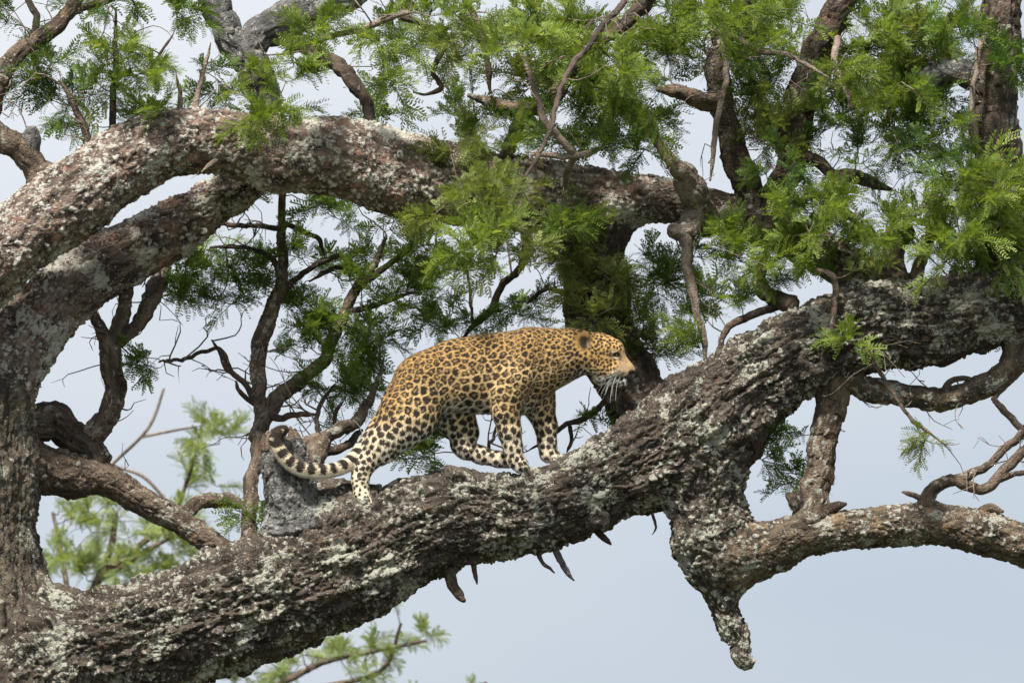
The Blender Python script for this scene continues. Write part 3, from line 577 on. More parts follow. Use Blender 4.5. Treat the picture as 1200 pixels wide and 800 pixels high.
# (cx, cy, rx, ry, count, Y centre, Y spread, kind) in photo pixels; kind f fresh, d shaded, o olive
BLOBS = [
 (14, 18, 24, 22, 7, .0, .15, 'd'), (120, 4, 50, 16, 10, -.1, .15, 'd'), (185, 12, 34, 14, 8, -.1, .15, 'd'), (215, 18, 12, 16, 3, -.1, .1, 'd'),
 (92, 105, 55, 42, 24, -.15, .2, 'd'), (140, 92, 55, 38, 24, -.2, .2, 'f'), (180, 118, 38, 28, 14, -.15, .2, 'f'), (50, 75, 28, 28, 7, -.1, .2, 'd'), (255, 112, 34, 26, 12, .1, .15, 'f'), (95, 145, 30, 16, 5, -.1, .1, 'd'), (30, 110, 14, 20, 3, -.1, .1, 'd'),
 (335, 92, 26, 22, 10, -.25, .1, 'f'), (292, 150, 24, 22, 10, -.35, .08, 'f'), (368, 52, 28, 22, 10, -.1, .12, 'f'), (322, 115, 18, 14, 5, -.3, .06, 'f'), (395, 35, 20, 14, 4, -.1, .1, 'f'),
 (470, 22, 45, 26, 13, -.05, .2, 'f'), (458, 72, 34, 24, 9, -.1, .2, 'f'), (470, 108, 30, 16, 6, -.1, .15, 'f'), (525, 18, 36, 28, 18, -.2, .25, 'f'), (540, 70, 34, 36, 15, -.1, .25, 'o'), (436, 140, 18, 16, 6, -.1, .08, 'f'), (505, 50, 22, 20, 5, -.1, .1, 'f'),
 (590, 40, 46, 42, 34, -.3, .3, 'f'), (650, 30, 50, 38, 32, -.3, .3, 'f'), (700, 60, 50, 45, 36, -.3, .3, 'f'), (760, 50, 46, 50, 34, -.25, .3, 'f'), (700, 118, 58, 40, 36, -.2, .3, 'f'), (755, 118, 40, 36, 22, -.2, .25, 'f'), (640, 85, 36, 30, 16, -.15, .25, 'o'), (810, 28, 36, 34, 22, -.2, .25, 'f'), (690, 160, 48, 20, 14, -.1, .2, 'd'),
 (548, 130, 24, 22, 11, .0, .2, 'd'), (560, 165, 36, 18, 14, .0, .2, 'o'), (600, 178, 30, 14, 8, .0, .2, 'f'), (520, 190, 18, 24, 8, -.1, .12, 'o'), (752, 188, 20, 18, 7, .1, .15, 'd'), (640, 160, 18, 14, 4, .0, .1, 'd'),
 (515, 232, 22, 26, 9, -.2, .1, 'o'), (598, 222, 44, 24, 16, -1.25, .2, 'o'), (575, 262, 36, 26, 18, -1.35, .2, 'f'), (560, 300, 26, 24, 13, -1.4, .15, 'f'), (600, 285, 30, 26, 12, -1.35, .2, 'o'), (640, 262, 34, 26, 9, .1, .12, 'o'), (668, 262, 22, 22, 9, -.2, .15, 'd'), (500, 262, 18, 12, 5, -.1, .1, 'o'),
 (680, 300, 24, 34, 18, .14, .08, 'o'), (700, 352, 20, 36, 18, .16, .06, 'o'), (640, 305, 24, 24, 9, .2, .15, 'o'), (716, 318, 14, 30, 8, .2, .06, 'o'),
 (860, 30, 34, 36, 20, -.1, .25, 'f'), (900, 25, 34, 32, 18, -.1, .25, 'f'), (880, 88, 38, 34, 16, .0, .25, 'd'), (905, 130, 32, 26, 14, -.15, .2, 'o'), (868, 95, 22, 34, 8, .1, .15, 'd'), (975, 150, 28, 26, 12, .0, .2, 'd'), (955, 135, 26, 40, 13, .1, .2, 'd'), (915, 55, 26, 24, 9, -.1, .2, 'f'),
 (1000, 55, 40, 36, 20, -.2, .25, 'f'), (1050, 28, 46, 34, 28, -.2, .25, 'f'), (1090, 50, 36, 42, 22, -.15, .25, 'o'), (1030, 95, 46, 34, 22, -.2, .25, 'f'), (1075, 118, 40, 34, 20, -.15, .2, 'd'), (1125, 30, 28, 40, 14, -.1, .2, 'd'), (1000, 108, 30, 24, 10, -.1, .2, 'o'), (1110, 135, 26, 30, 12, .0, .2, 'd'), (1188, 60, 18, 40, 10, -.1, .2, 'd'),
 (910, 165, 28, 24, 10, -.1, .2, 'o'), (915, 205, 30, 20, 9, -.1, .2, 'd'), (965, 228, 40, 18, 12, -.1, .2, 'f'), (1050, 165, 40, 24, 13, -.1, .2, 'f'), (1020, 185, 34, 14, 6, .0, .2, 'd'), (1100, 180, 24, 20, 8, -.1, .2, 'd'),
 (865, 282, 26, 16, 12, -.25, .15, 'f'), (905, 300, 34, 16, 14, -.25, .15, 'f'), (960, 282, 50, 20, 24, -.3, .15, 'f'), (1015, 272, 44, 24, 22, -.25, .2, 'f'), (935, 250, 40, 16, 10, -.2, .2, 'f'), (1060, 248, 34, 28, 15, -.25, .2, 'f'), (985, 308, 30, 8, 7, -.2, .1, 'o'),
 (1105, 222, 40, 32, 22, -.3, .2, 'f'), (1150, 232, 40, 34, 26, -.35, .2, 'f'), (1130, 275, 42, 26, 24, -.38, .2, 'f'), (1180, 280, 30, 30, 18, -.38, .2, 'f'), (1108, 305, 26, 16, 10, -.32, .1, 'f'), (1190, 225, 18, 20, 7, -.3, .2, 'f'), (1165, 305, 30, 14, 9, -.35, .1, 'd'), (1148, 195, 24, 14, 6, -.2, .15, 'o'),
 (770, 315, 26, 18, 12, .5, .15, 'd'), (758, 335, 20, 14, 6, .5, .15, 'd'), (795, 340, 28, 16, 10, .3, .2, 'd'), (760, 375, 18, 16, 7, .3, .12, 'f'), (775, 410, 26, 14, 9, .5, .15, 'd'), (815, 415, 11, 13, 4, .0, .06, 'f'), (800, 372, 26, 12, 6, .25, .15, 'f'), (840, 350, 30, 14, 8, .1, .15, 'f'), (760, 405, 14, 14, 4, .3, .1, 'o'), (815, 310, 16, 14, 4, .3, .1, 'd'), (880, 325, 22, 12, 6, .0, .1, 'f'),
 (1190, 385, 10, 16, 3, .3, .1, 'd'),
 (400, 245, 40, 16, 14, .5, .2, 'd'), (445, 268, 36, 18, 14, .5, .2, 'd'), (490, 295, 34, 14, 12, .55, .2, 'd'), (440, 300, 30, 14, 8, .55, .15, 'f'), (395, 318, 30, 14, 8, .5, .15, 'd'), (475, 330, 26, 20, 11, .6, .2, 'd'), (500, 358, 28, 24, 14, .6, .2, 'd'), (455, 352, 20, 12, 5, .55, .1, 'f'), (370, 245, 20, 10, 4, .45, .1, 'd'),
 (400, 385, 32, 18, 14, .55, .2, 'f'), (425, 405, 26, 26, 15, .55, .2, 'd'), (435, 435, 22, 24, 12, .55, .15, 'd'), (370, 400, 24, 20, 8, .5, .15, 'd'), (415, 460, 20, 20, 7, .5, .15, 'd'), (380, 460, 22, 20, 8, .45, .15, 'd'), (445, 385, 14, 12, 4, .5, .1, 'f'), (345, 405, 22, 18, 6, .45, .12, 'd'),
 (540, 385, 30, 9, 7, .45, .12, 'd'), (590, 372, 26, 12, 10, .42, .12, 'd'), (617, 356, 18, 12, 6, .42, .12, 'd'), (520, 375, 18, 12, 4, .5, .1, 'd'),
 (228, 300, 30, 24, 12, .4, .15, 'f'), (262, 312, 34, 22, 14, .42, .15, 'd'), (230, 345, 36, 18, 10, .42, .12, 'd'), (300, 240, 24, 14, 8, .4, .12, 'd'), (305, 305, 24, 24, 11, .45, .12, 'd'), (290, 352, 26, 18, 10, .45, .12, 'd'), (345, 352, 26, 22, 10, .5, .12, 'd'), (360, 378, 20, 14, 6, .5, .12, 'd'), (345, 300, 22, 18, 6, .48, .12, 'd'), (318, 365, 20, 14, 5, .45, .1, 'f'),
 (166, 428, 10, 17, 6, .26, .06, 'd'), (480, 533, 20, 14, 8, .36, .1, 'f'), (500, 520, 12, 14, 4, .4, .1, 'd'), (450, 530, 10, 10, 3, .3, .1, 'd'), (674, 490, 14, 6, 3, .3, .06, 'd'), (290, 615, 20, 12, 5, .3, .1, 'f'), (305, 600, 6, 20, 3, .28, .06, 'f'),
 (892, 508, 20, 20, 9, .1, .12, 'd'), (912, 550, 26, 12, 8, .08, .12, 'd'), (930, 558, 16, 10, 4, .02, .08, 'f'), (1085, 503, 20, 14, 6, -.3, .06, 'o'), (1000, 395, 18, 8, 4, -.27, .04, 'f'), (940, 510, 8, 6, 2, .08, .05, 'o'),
]
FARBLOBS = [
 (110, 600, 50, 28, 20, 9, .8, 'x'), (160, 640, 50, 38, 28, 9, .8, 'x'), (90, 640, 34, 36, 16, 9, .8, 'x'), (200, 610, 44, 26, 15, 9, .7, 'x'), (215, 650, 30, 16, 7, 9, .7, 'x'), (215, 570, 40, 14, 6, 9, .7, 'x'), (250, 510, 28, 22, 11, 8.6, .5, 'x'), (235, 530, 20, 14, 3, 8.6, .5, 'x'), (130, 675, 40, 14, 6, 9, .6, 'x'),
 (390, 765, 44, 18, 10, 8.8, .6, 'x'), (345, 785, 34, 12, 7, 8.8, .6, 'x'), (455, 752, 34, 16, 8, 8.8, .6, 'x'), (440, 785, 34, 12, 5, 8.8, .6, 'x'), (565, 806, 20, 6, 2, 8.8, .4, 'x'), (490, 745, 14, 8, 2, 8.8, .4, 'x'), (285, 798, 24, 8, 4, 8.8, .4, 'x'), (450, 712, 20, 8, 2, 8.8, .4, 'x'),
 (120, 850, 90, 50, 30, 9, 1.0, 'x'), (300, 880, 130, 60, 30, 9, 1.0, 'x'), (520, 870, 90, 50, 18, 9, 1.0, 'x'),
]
TW_V, TW_F = [], []; TW_N = [0]
def twig(a, b, r0, r1, rng, sag=0.10, store=None):
    a = np.asarray(a); b = np.asarray(b); L = np.linalg.norm(b - a)
    if L < 1e-4: return [a, b]
    n = max(3, int(L / 0.035))
    t = np.linspace(0, 1, n)[:, None]
    off = rng.normal(0, sag * L, 3); off2 = rng.normal(0, sag * L * .5, 3)
    pts = a + (b - a) * t + off * np.sin(math.pi * t) + off2 * np.sin(2 * math.pi * t) + rng.normal(0, 0.0025, (n, 3)) * (t * (1 - t) * 4)
    rr = r0 + (r1 - r0) * t[:, 0]
    tn = np.gradient(pts, axis=0); tn /= np.linalg.norm(tn, axis=1)[:, None] + 1e-9
    u = np.cross(tn, (0.3, 0.2, 0.93)); u /= np.linalg.norm(u, axis=1)[:, None] + 1e-9; w = np.cross(tn, u)
    S = 4; th = np.arange(S) / S * 2 * math.pi
    v = pts[:, None] + rr[:, None, None] * (np.cos(th)[None, :, None] * u[:, None] + np.sin(th)[None, :, None] * w[:, None])
    i = np.arange(n * S).reshape(n, S); j = np.roll(i, -1, 1)
    f = np.stack([i[:-1].ravel(), j[:-1].ravel(), j[1:].ravel(), i[1:].ravel()], 1)
    V, F, N = store if store is not None else (TW_V, TW_F, TW_N)
    V.append(v.reshape(-1, 3)); F.append(f + N[0]); N[0] += n * S
    return pts
def frame(d, rng):
    d = d / np.linalg.norm(d); s = np.cross((0, 0, 1), d); s /= np.linalg.norm(s) + 1e-9; u = np.cross(d, s)
    r = rng.uniform(-.7, .7); return np.stack([d, s * math.cos(r) + u * math.sin(r), u * math.cos(r) - s * math.sin(r)], 1)
def grow(blobs, nodes, store, seed, size=1.0, dens=1.15):
    rng = np.random.default_rng(seed); out = []
    P0 = np.array([n[:3] for n in nodes]); R0 = np.array([n[3] for n in nodes])
    for bi, (cx, cy, rx, ry, cnt, Y, dY, kind) in enumerate(blobs):
        back = Y < 2 and cy < 178 and 430 < cx < 1140; low = Y < 0 and 850 < cx and 215 < cy < 315
        if back and cx > 590: cnt = cnt * 1.25
        if 200 < cx < 640 and 225 < cy < 480 and .3 < Y < 1: Y = push(cx, cy, Y); cnt = cnt * .85
        cnt = int(round(cnt * dens)); ncl = max(1, int(round(cnt / 3.6)))
        tg = []
        while len(tg) < ncl:
            a, b, c = rng.uniform(-1, 1, 3)
            if a * a + b * b <= 1: tg.append(P(cx + a * rx * .95, cy + b * ry * .95, Y + c * dY + ((.75 if cx < 840 else .5) if back and rng.random() < .82 else (.38 if low and rng.random() < .6 else 0))))
        tg = np.array(tg); per = np.full(ncl, cnt // ncl); per[:cnt - per.sum()] += 1
        dm = [np.min(np.linalg.norm(P0 - t, axis=1)) for t in tg]
        for ci in np.argsort(dm):
            t = tg[ci]; d = np.linalg.norm(P0 - t, axis=1); k = int(np.argmin(d)); a = P0[k]; L = d[k]
            r0 = min(R0[k] * .8, 0.0026 + 0.008 * L)
            g = (t - a) / (L + 1e-6); pts = np.stack([t - g * .03, t])
            if L > 0.03:
                pts = np.asarray(twig(a, t, r0, 0.0024, rng, .13, store))
                P0 = np.vstack([P0, pts[1:]]); R0 = np.concatenate([R0, np.full(len(pts) - 1, 0.003)])
            dt = float(rng.normal(0, .15))
            for q in range(per[ci]):                      # a tuft: shoots fanning out round the end of the twig
                base = pts[-1 - (q % 2) * (len(pts) > 3)]
                od = np.array((rng.normal(0, .8), rng.normal(-.1, .7), rng.normal(.22, .5)))
                m = frame(g * (.9 if q == 0 else .25) + od * (.35 if q == 0 else 1), rng)
                out.append((base, m, size * rng.uniform(.72, 1.18), kind, int(rng.integers(len(SPRAYS))), float(np.clip(dt + rng.normal(0, .08), -.3, .3))))
    return out
sp = grow(BLOBS, NODES, (TW_V, TW_F, TW_N), 5)
def bare_twigs(n, seed):
    rng = np.random.default_rng(seed); zmin = P(600, 560, 0)[2]; nd = [q for q in NODES if q[3] < 0.06 and q[2] > zmin]
    for _ in range(n):
        a = np.array(nd[rng.integers(len(nd))][:3]); L = rng.uniform(.08, .34)
        d = np.array((rng.normal(0, 1), rng.normal(-.3, .6), rng.normal(.1, .8))); d /= np.linalg.norm(d)
        r = rng.uniform(.0030, .0060); pts = np.asarray(twig(a, a + d * L, r, .0016, rng, .16))
        for k in range(rng.integers(0, 4)):
            b = pts[rng.integers(1, len(pts))]; e = d + rng.normal(0, .8, 3); e /= np.linalg.norm(e)
            twig(b, b + e * L * rng.uniform(.2, .55), r * .55, .0012, rng, .14)
bare_twigs(300, 77)

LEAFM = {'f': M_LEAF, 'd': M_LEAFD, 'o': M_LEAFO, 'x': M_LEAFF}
SMESH = {}
def spray_mesh(kind, idx):
    if (kind, idx) not in SMESH:
        v, f, t = SPRAYS[idx]; me = make_mesh('leaf_spray', v, f, smooth=False); attr_f(me, 'tint', np.clip(t, 0, 1)); me.materials.append(LEAFM[kind]); SMESH[kind, idx] = me
    return SMESH[kind, idx]
def inside(p):
    d = p - np.array((0, -DIST, CAM_Z)); dp = d[1] * CP + d[2] * SP
    x = 600 + FPX * d[0] / dp; y = 400 - FPX * (-d[1] * SP + d[2] * CP) / dp
    return 0 < x < 1200 and 0 < y < 800
order = sorted(range(len(sp)), key=lambda i: (not inside(sp[i][0]), sp[i][0][1] - 0.25 * sp[i][2]))
singles = set(order[:296])
def merged(name, items, parent, mats):
    for kind in mats:
        its = [s for s in items if s[3] == kind]
        if not its: continue
        V, F, T, off = [], [], [], 0
        for (p, m, sc, _, idx, dt) in its:
            v, f, t = SPRAYS[idx]; V.append(v @ m.T * sc + p); F.append(f + off); off += len(v); T.append(np.where(t < 0, 0, np.clip(t + dt, 0, 1)))
        me = make_mesh(name, np.vstack(V), np.vstack(F), smooth=False); attr_f(me, 'tint', np.concatenate(T))
        o = obj(name, me, LEAFM[kind], parent); tag(o, kind='stuff')
for i in sorted(singles):
    p, m, sc, kind, idx, dt = sp[i]
    o = bpy.data.objects.new('leaf_spray', spray_mesh(kind, idx)); COL.objects.link(o)
    M4 = Matrix([[*(m[r] * sc), p[r]] for r in range(3)] + [[0, 0, 0, 1]])
    o.parent = TREE; o.matrix_parent_inverse = Matrix.Translation(-TREE.location); o.matrix_basis = M4
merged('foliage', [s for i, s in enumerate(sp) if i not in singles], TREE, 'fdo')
tw = make_mesh('twigs', np.vstack(TW_V), np.vstack(TW_F)); attr_v(tw, 'grain', np.vstack(TW_V))
tag(obj('twigs', tw, M_PALE, TREE), kind='stuff')

# ------------------------------------------------------------------ tree behind
fx = FAR.location.x
KEEP = list(NODES); NODES.clear()
tube('trunk', [('w', fx, 9.0, -.2, .24), ('w', fx + .05, 9, 1.5, .19), ('w', fx + .1, 9, 3.2, .17), ('w', fx + .2, 9.0, 4.6, .14), ('w', fx + .25, 9.0, 5.6, .10)], M_BRANCH, ring=6, seg=28, parent=FAR, seed=301)
top = (fx + .2, 9.0, 4.6)
for i, pp in enumerate([
    [(74, 800, 6, 9), (82, 720, 4, 9), (70, 640, 3, 9), (62, 600, 2, 9)], [(90, 800, 8, 9), (110, 690, 6, 9), (150, 650, 4.5, 9), (200, 606, 3, 9), (225, 545, 2.4, 8.8), (236, 500, 2, 8.6)],
    [(110, 690, 5, 9), (130, 640, 4, 9), (136, 600, 2.6, 9)], [(128, 672, 4, 9), (180, 640, 3, 9), (240, 610, 2, 9)],
    [(130, 545, 2, 8.9), (165, 512, 2, 8.8), (180, 490, 2, 8.8), (192, 455, 1.6, 8.8)], [(205, 600, 2, 9), (170, 560, 2, 8.9), (130, 545, 2, 8.9)], [(165, 512, 1.8, 8.8), (200, 505, 1.6, 8.8), (228, 500, 1.4, 8.7)],
    [(100, 900, 9, 9), (200, 850, 7, 9), (300, 815, 5, 8.9), (380, 775, 4, 8.8), (440, 762, 3, 8.8), (500, 750, 2, 8.8)], [(300, 815, 4, 8.9), (400, 800, 3.4, 8.8), (450, 782, 2.6, 8.8), (470, 730, 1.8, 8.8)],
    [(250, 840, 6, 9), (400, 850, 5, 9), (500, 825, 4, 8.9), (570, 800, 2.4, 8.8)]]):
    tube('branch', [('w', *top, .08), *pp] if i in (0, 1, 7) else pp, M_PALE if i in (4, 5, 6) else M_BRANCH, ring=3, seg=8, parent=FAR, seed=310 + i)
FV, FF, FN = [], [], [0]
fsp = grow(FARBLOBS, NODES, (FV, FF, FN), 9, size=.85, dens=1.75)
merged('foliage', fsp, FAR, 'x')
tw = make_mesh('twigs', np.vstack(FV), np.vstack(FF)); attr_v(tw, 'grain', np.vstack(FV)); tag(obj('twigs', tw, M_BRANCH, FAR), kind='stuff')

# ------------------------------------------------------------------ leopard
# signed distance field in photo-pixel units: x right, y down, z away from the camera
H = 0.85
X0, X1, Y0, Y1, Z0, Z1 = 306, 756, 376, 614, -62, 46
gx = np.arange(X0, X1, H, dtype=np.float32); gy = np.arange(Y0, Y1, H, dtype=np.float32); gz = np.arange(Z0, Z1, H, dtype=np.float32)
G = np.full((len(gx), len(gy), len(gz)), 40.0, np.float32)
def add(a, b, k=5.0, kz=1.0, sub=False):
    a = np.array(a, np.float32); b = np.array(b, np.float32)
    pad = k + 8 + max(a[3], b[3]); lo = np.minimum(a[:3], b[:3]) - pad; hi = np.maximum(a[:3], b[:3]) + pad
    sl = []
    for g, l, h in zip((gx, gy, gz), lo, hi):
        i0, i1 = np.searchsorted(g, l), np.searchsorted(g, h); sl.append(slice(max(0, i0), max(1, i1)))
    x = gx[sl[0]][:, None, None]; y = gy[sl[1]][None, :, None]; z = gz[sl[2]][None, None, :]
    ba = b[:3] - a[:3]; L = float(ba @ ba) + 1e-6
    px_, py_, pz_ = x - a[0], y - a[1], z - a[2]
    t = np.clip((px_ * ba[0] + py_ * ba[1] + pz_ * ba[2]) / L, 0, 1)
    d = np.sqrt((px_ - t * ba[0]) ** 2 + (py_ - t * ba[1]) ** 2 + ((pz_ - t * ba[2]) / kz) ** 2) - (a[3] + t * (b[3] - a[3]))
    if kz < 1: d = d * (0.5 + 0.5 * kz)
    s = tuple(sl); g = G[s]
    if sub:
        h = np.clip(0.5 - 0.5 * (g + d) / k, 0, 1); G[s] = g * (1 - h) + (-d) * h + k * h * (1 - h)
    else:
        h = np.clip(0.5 + 0.5 * (g - d) / k, 0, 1); G[s] = g * (1 - h) + d * h - k * h * (1 - h)
def chain(pts, k=5.0, kz=1.0):
    for a, b in zip(pts[:-1], pts[1:]): add(a, b, k, kz)
# torso and neck
chain([(499, 453, 0, 40), (538, 440, 0, 41), (580, 435, 0, 41), (617, 429, 0, 40), (646, 421, 0, 33)], 9, .68)
chain([(646, 421, 0, 32), (674, 414, 0, 26), (694, 412, 0, 21)], 8, .86)
chain([(500, 436, 0, 22), (560, 413, 0, 18), (632, 402, 0, 15), (668, 400, 0, 13)], 8, 1)          # spine line
add((618, 396, -10, 12), (622, 396, -8, 10), 8); add((622, 396, 10, 12), (626, 398, 8, 10), 8)         # shoulder blades
add((560, 462, 0, 22), (610, 462, 0, 24), 8, .85)                                                     # chest keel
# near fore leg
chain([(620, 410, -19, 18), (604, 442, -24, 20), (594, 466, -22, 19)], 7, .72)
chain([(594, 462, -21, 18.5), (593, 482, -20, 16.5), (597, 505, -19, 13.5), (601, 524, -18, 11), (604, 537, -18, 10)], 5)
chain([(604, 539, -18, 10), (610, 545, -19, 9.5)], 4)
for dz in (-6.5, -2.3, 2.2, 6.2): add((611, 546, -19 + dz, 4.4), (617.5 - abs(dz) * .25, 549, -19 + dz * 1.1, 3.8), 1.6)
# far fore leg
chain([(628, 440, 17, 24), (631, 472, 18, 19), (640, 500, 17, 13), (641, 518, 16, 10.5), (643, 531, 16, 9.8), (648, 535, 16, 9)], 5)
for dz in (-6, -2, 2, 6): add((649, 536, 16 + dz, 4.2), (655.5, 538, 16 + dz * 1.1, 3.6), 1.6)
# near hind leg
chain([(500, 446, -15, 32), (480, 486, -21, 31), (470, 497, -21, 28)], 8, .64)
add((535, 452, -42, 14), (538, 474, -40, 13), 9, .8, sub=True); add((640, 432, -36, 9), (632, 452, -38, 8), 7, .8, sub=True)
chain([(472, 496, -20, 27), (448, 521, -22, 21), (429, 541, -25, 12.8), (424, 550, -27, 11.5)], 6, .8)
chain([(424, 548, -27, 12), (422, 563, -30, 10), (424, 580, -33, 9.2), (428, 591, -35, 9.6)], 4)
add((426, 588, -35, 9.5), (431, 594, -36, 8.8), 3)
for dz in (-6.5, -2.3, 2.2, 6.2): add((431, 595, -36 + dz, 4.3), (436, 600 - abs(dz) * .1, -36.5 + dz * 1.1, 3.7), 1.5)
# far hind leg, the foot set flat on the limb
chain([(512, 468, 12, 30), (536, 494, 16, 21), (545, 508, 17, 16)], 7, .8)
chain([(544, 506, 17, 16), (541, 520, 17, 12.5), (545, 526, 17, 11), (564, 533, 17, 10), (584, 538, 16, 9), (594, 540, 16, 8.6)], 4.5)
for dz in (-6, -2, 2, 6): add((594, 541, 16 + dz, 4.2), (601, 543, 16 + dz * 1.1, 3.6), 1.6)
# tail, hanging behind the thigh and swept round the stub
TAIL = [(484, 444, 0, 12), (464, 458, 1, 10), (453, 480, 1, 8.6), (437, 506, -5, 8.2), (423, 529, -18, 8), (406, 545, -33, 7.6), (384, 552, -44, 7.4), (362, 552, -50, 7.3), (345, 546, -51, 7.2), (332, 534, -51, 7.0), (324, 519, -50, 6.8), (326, 508, -49, 6.2), (334, 503, -48, 4.6)]
tl = catmull(TAIL, 4); chain([tuple(q) for q in tl], 3)
# head: skull, brow, muzzle, cheek, jaw
add((701, 413, 0, 21), (708, 414, 0, 20), 7, .86)
add((704, 407, 0, 15.5), (719, 410, 0, 12.5), 6, .95)
add((716, 416, 0, 14), (737, 431.5, 0, 6.2), 5, .82)
add((722, 430, -3, 10.5), (734.5, 436, -2, 5.6), 4, .9); add((722, 430, 3, 10.5), (734.5, 436, 2, 5.6), 4, .9)
add((702, 428, -6, 14), (714, 434, -6, 11), 6, .8); add((702, 428, 6, 14), (714, 434, 6, 11), 6, .8)
add((706, 440, 0, 12), (730, 448, 0, 5.6), 2.2, 1.0)
add((737, 430, 0, 4.6), (741.5, 434, 0, 3.0), 2.2, 1.2)                                            # nose
add((712, 406, -12, 5), (722, 410.5, -9, 4), 3); add((712, 406, 12, 5), (722, 410.5, 9, 4), 3)           # brows
for sgn in (-1, 1): add((717, 443.2, sgn * 11, 1.3), (738, 441.6, sgn * 4, 1.1), 1.4, sub=True)     # mouth
for sgn in (-1, 1):
    add((722.5, 416, sgn * 12.5, 2.8), (723, 416, sgn * 12, 2.6), 1.6, sub=True)                    # eye sockets
    add((687, 403, sgn * 14.5, 8), (682.5, 397.5, sgn * 17.5, 11), 3, .42 if sgn < 0 else .5)                # ears
    add((687.5, 402.5, sgn * 22.5, 6.0), (684, 398.5, sgn * 24, 6.6), 1.6, .65, sub=True)

def surface_nets(G):
    ins = G < 0
    nx, ny, nz = G.shape
    c = np.zeros((nx - 1, ny - 1, nz - 1), np.int8)
    for dx in (0, 1):
        for dy in (0, 1):
            for dz in (0, 1): c += ins[dx:nx - 1 + dx, dy:ny - 1 + dy, dz:nz - 1 + dz]
    idx = np.argwhere((c > 0) & (c < 8)); ids = -np.ones(c.shape, np.int32); ids[tuple(idx.T)] = np.arange(len(idx))
    acc = np.zeros((len(idx), 3)); cnt = np.zeros(len(idx))
    cor = [(a, b, d) for a in (0, 1) for b in (0, 1) for d in (0, 1)]
    for i, p in enumerate(cor):
        for q in cor[i + 1:]:
            if sum(abs(a - b) for a, b in zip(p, q)) != 1: continue
            v0 = G[tuple((idx + p).T)]; v1 = G[tuple((idx + q).T)]; m = (v0 < 0) != (v1 < 0)
            t = v0[m] / (v0[m] - v1[m]); acc[m] += np.array(p) + t[:, None] * (np.array(q) - np.array(p)); cnt[m] += 1
    vert = idx + acc / cnt[:, None]
    faces = []
    for ax in range(3):
        o1, o2 = [(1, 2), (2, 0), (0, 1)][ax]
        s0 = [slice(None)] * 3; s1 = [slice(None)] * 3; s0[ax] = slice(0, -1); s1[ax] = slice(1, None)
        a = ins[tuple(s0)]; b = ins[tuple(s1)]; e = np.argwhere(a != b)
        e = e[(e[:, o1] > 0) & (e[:, o2] > 0) & (e[:, o1] < G.shape[o1] - 1) & (e[:, o2] < G.shape[o2] - 1)]
        d1 = np.zeros(3, int); d1[o1] = 1; d2 = np.zeros(3, int); d2[o2] = 1
        q = np.stack([ids[tuple((e - d1 - d2).T)], ids[tuple((e - d2).T)], ids[tuple(e.T)], ids[tuple((e - d1).T)]], 1)
        fl = ~a[tuple(e.T)]; q[fl] = q[fl][:, ::-1]; faces.append(q)
    return vert, np.vstack(faces)
lv, lf = surface_nets(G)
def sample_grad(v):
    i = np.clip(np.round(v).astype(int), 1, np.array(G.shape) - 2)
    g = np.stack([G[i[:, 0] + 1, i[:, 1], i[:, 2]] - G[i[:, 0] - 1, i[:, 1], i[:, 2]], G[i[:, 0], i[:, 1] + 1, i[:, 2]] - G[i[:, 0], i[:, 1] - 1, i[:, 2]], G[i[:, 0], i[:, 1], i[:, 2] + 1] - G[i[:, 0], i[:, 1], i[:, 2] - 1]], 1)
    return g / (np.linalg.norm(g, axis=1)[:, None] + 1e-6)
LN = sample_grad(lv)
LP = lv * H + np.array((X0, Y0, Z0))                      # px space
def l2w(p): return P(p[:, 0], p[:, 1], p[:, 2] / PPM)

# coat --------------------------------------------------------------
x, y, z = LP.T
def poly_d(p, pts):
    best = np.full(len(p), 1e9)
    for a, b in zip(pts[:-1], pts[1:]):
        a = np.array(a[:3]); b = np.array(b[:3]); t = np.clip((p - a) @ (b - a) / ((b - a) @ (b - a)), 0, 1)
        best = np.minimum(best, np.linalg.norm(p - a - t[:, None] * (b - a), axis=1))
    return best
tail_m = (poly_d(LP, TAIL[4:]) < 10.5) & (x < 424)
head_m = sstep(672, 690, x)
topline = np.interp(x, [440, 456, 472, 492, 556, 620, 676, 700, 745], [500, 464, 436, 413, 396, 388, 387, 391, 420])
down = np.clip((y - topline) / 95.0, 0, 1)
back = np.array((0.47, 0.285, 0.098)); flank = np.array((0.66, 0.475, 0.235)); pale = np.array((0.72, 0.62, 0.45)); white = np.array((0.74, 0.71, 0.64))
w1 = sstep(0.12, 0.6, down)[:, None]; base = back * (1 - w1) + flank * w1
leg = sstep(478, 520, y)[:, None]; base = base * (1 - leg) + pale * leg
inner = (sstep(0.15, .75, LN[:, 1]) * sstep(455, 478, y) * (x < 670))[:, None]; base = base * (1 - inner) + white * inner   # belly
facec = np.array((0.60, 0.36, 0.13)); hm = (head_m * (1 - sstep(425, 442, y)))[:, None]
base = base * (1 - .75 * hm) + facec * .75 * hm
chin = (sstep(437, 444, y + (x - 715) * .10) * sstep(676, 695, x))[:, None]; base = base * (1 - chin) + np.array((.80, .77, .70)) * chin
thr = (sstep(0.3, .9, LN[:, 1]) * sstep(640, 668, x) * (y < 470))[:, None]; base = base * (1 - .7 * thr) + white * .7 * thr
muz = (np.exp(-(((x - 729) / 8) ** 2 + ((y - 433.5) / 5.5) ** 2)))[:, None]; base = base * (1 - .8 * muz) + np.array((.76, .60, .42)) * .8 * muz
brd = (sstep(0, 3, (x - 727) * .82 - (y - 421) * .57 + 6) * sstep(408, 414, y) * (y < 436) * (x > 718))[:, None]; base = base * (1 - .6 * brd) + np.array((.52, .36, .22)) * .6 * brd
chest_n = fbm(LP / 9, 400, 3)[:, None]; base = base * (1 + .13 * chest_n)
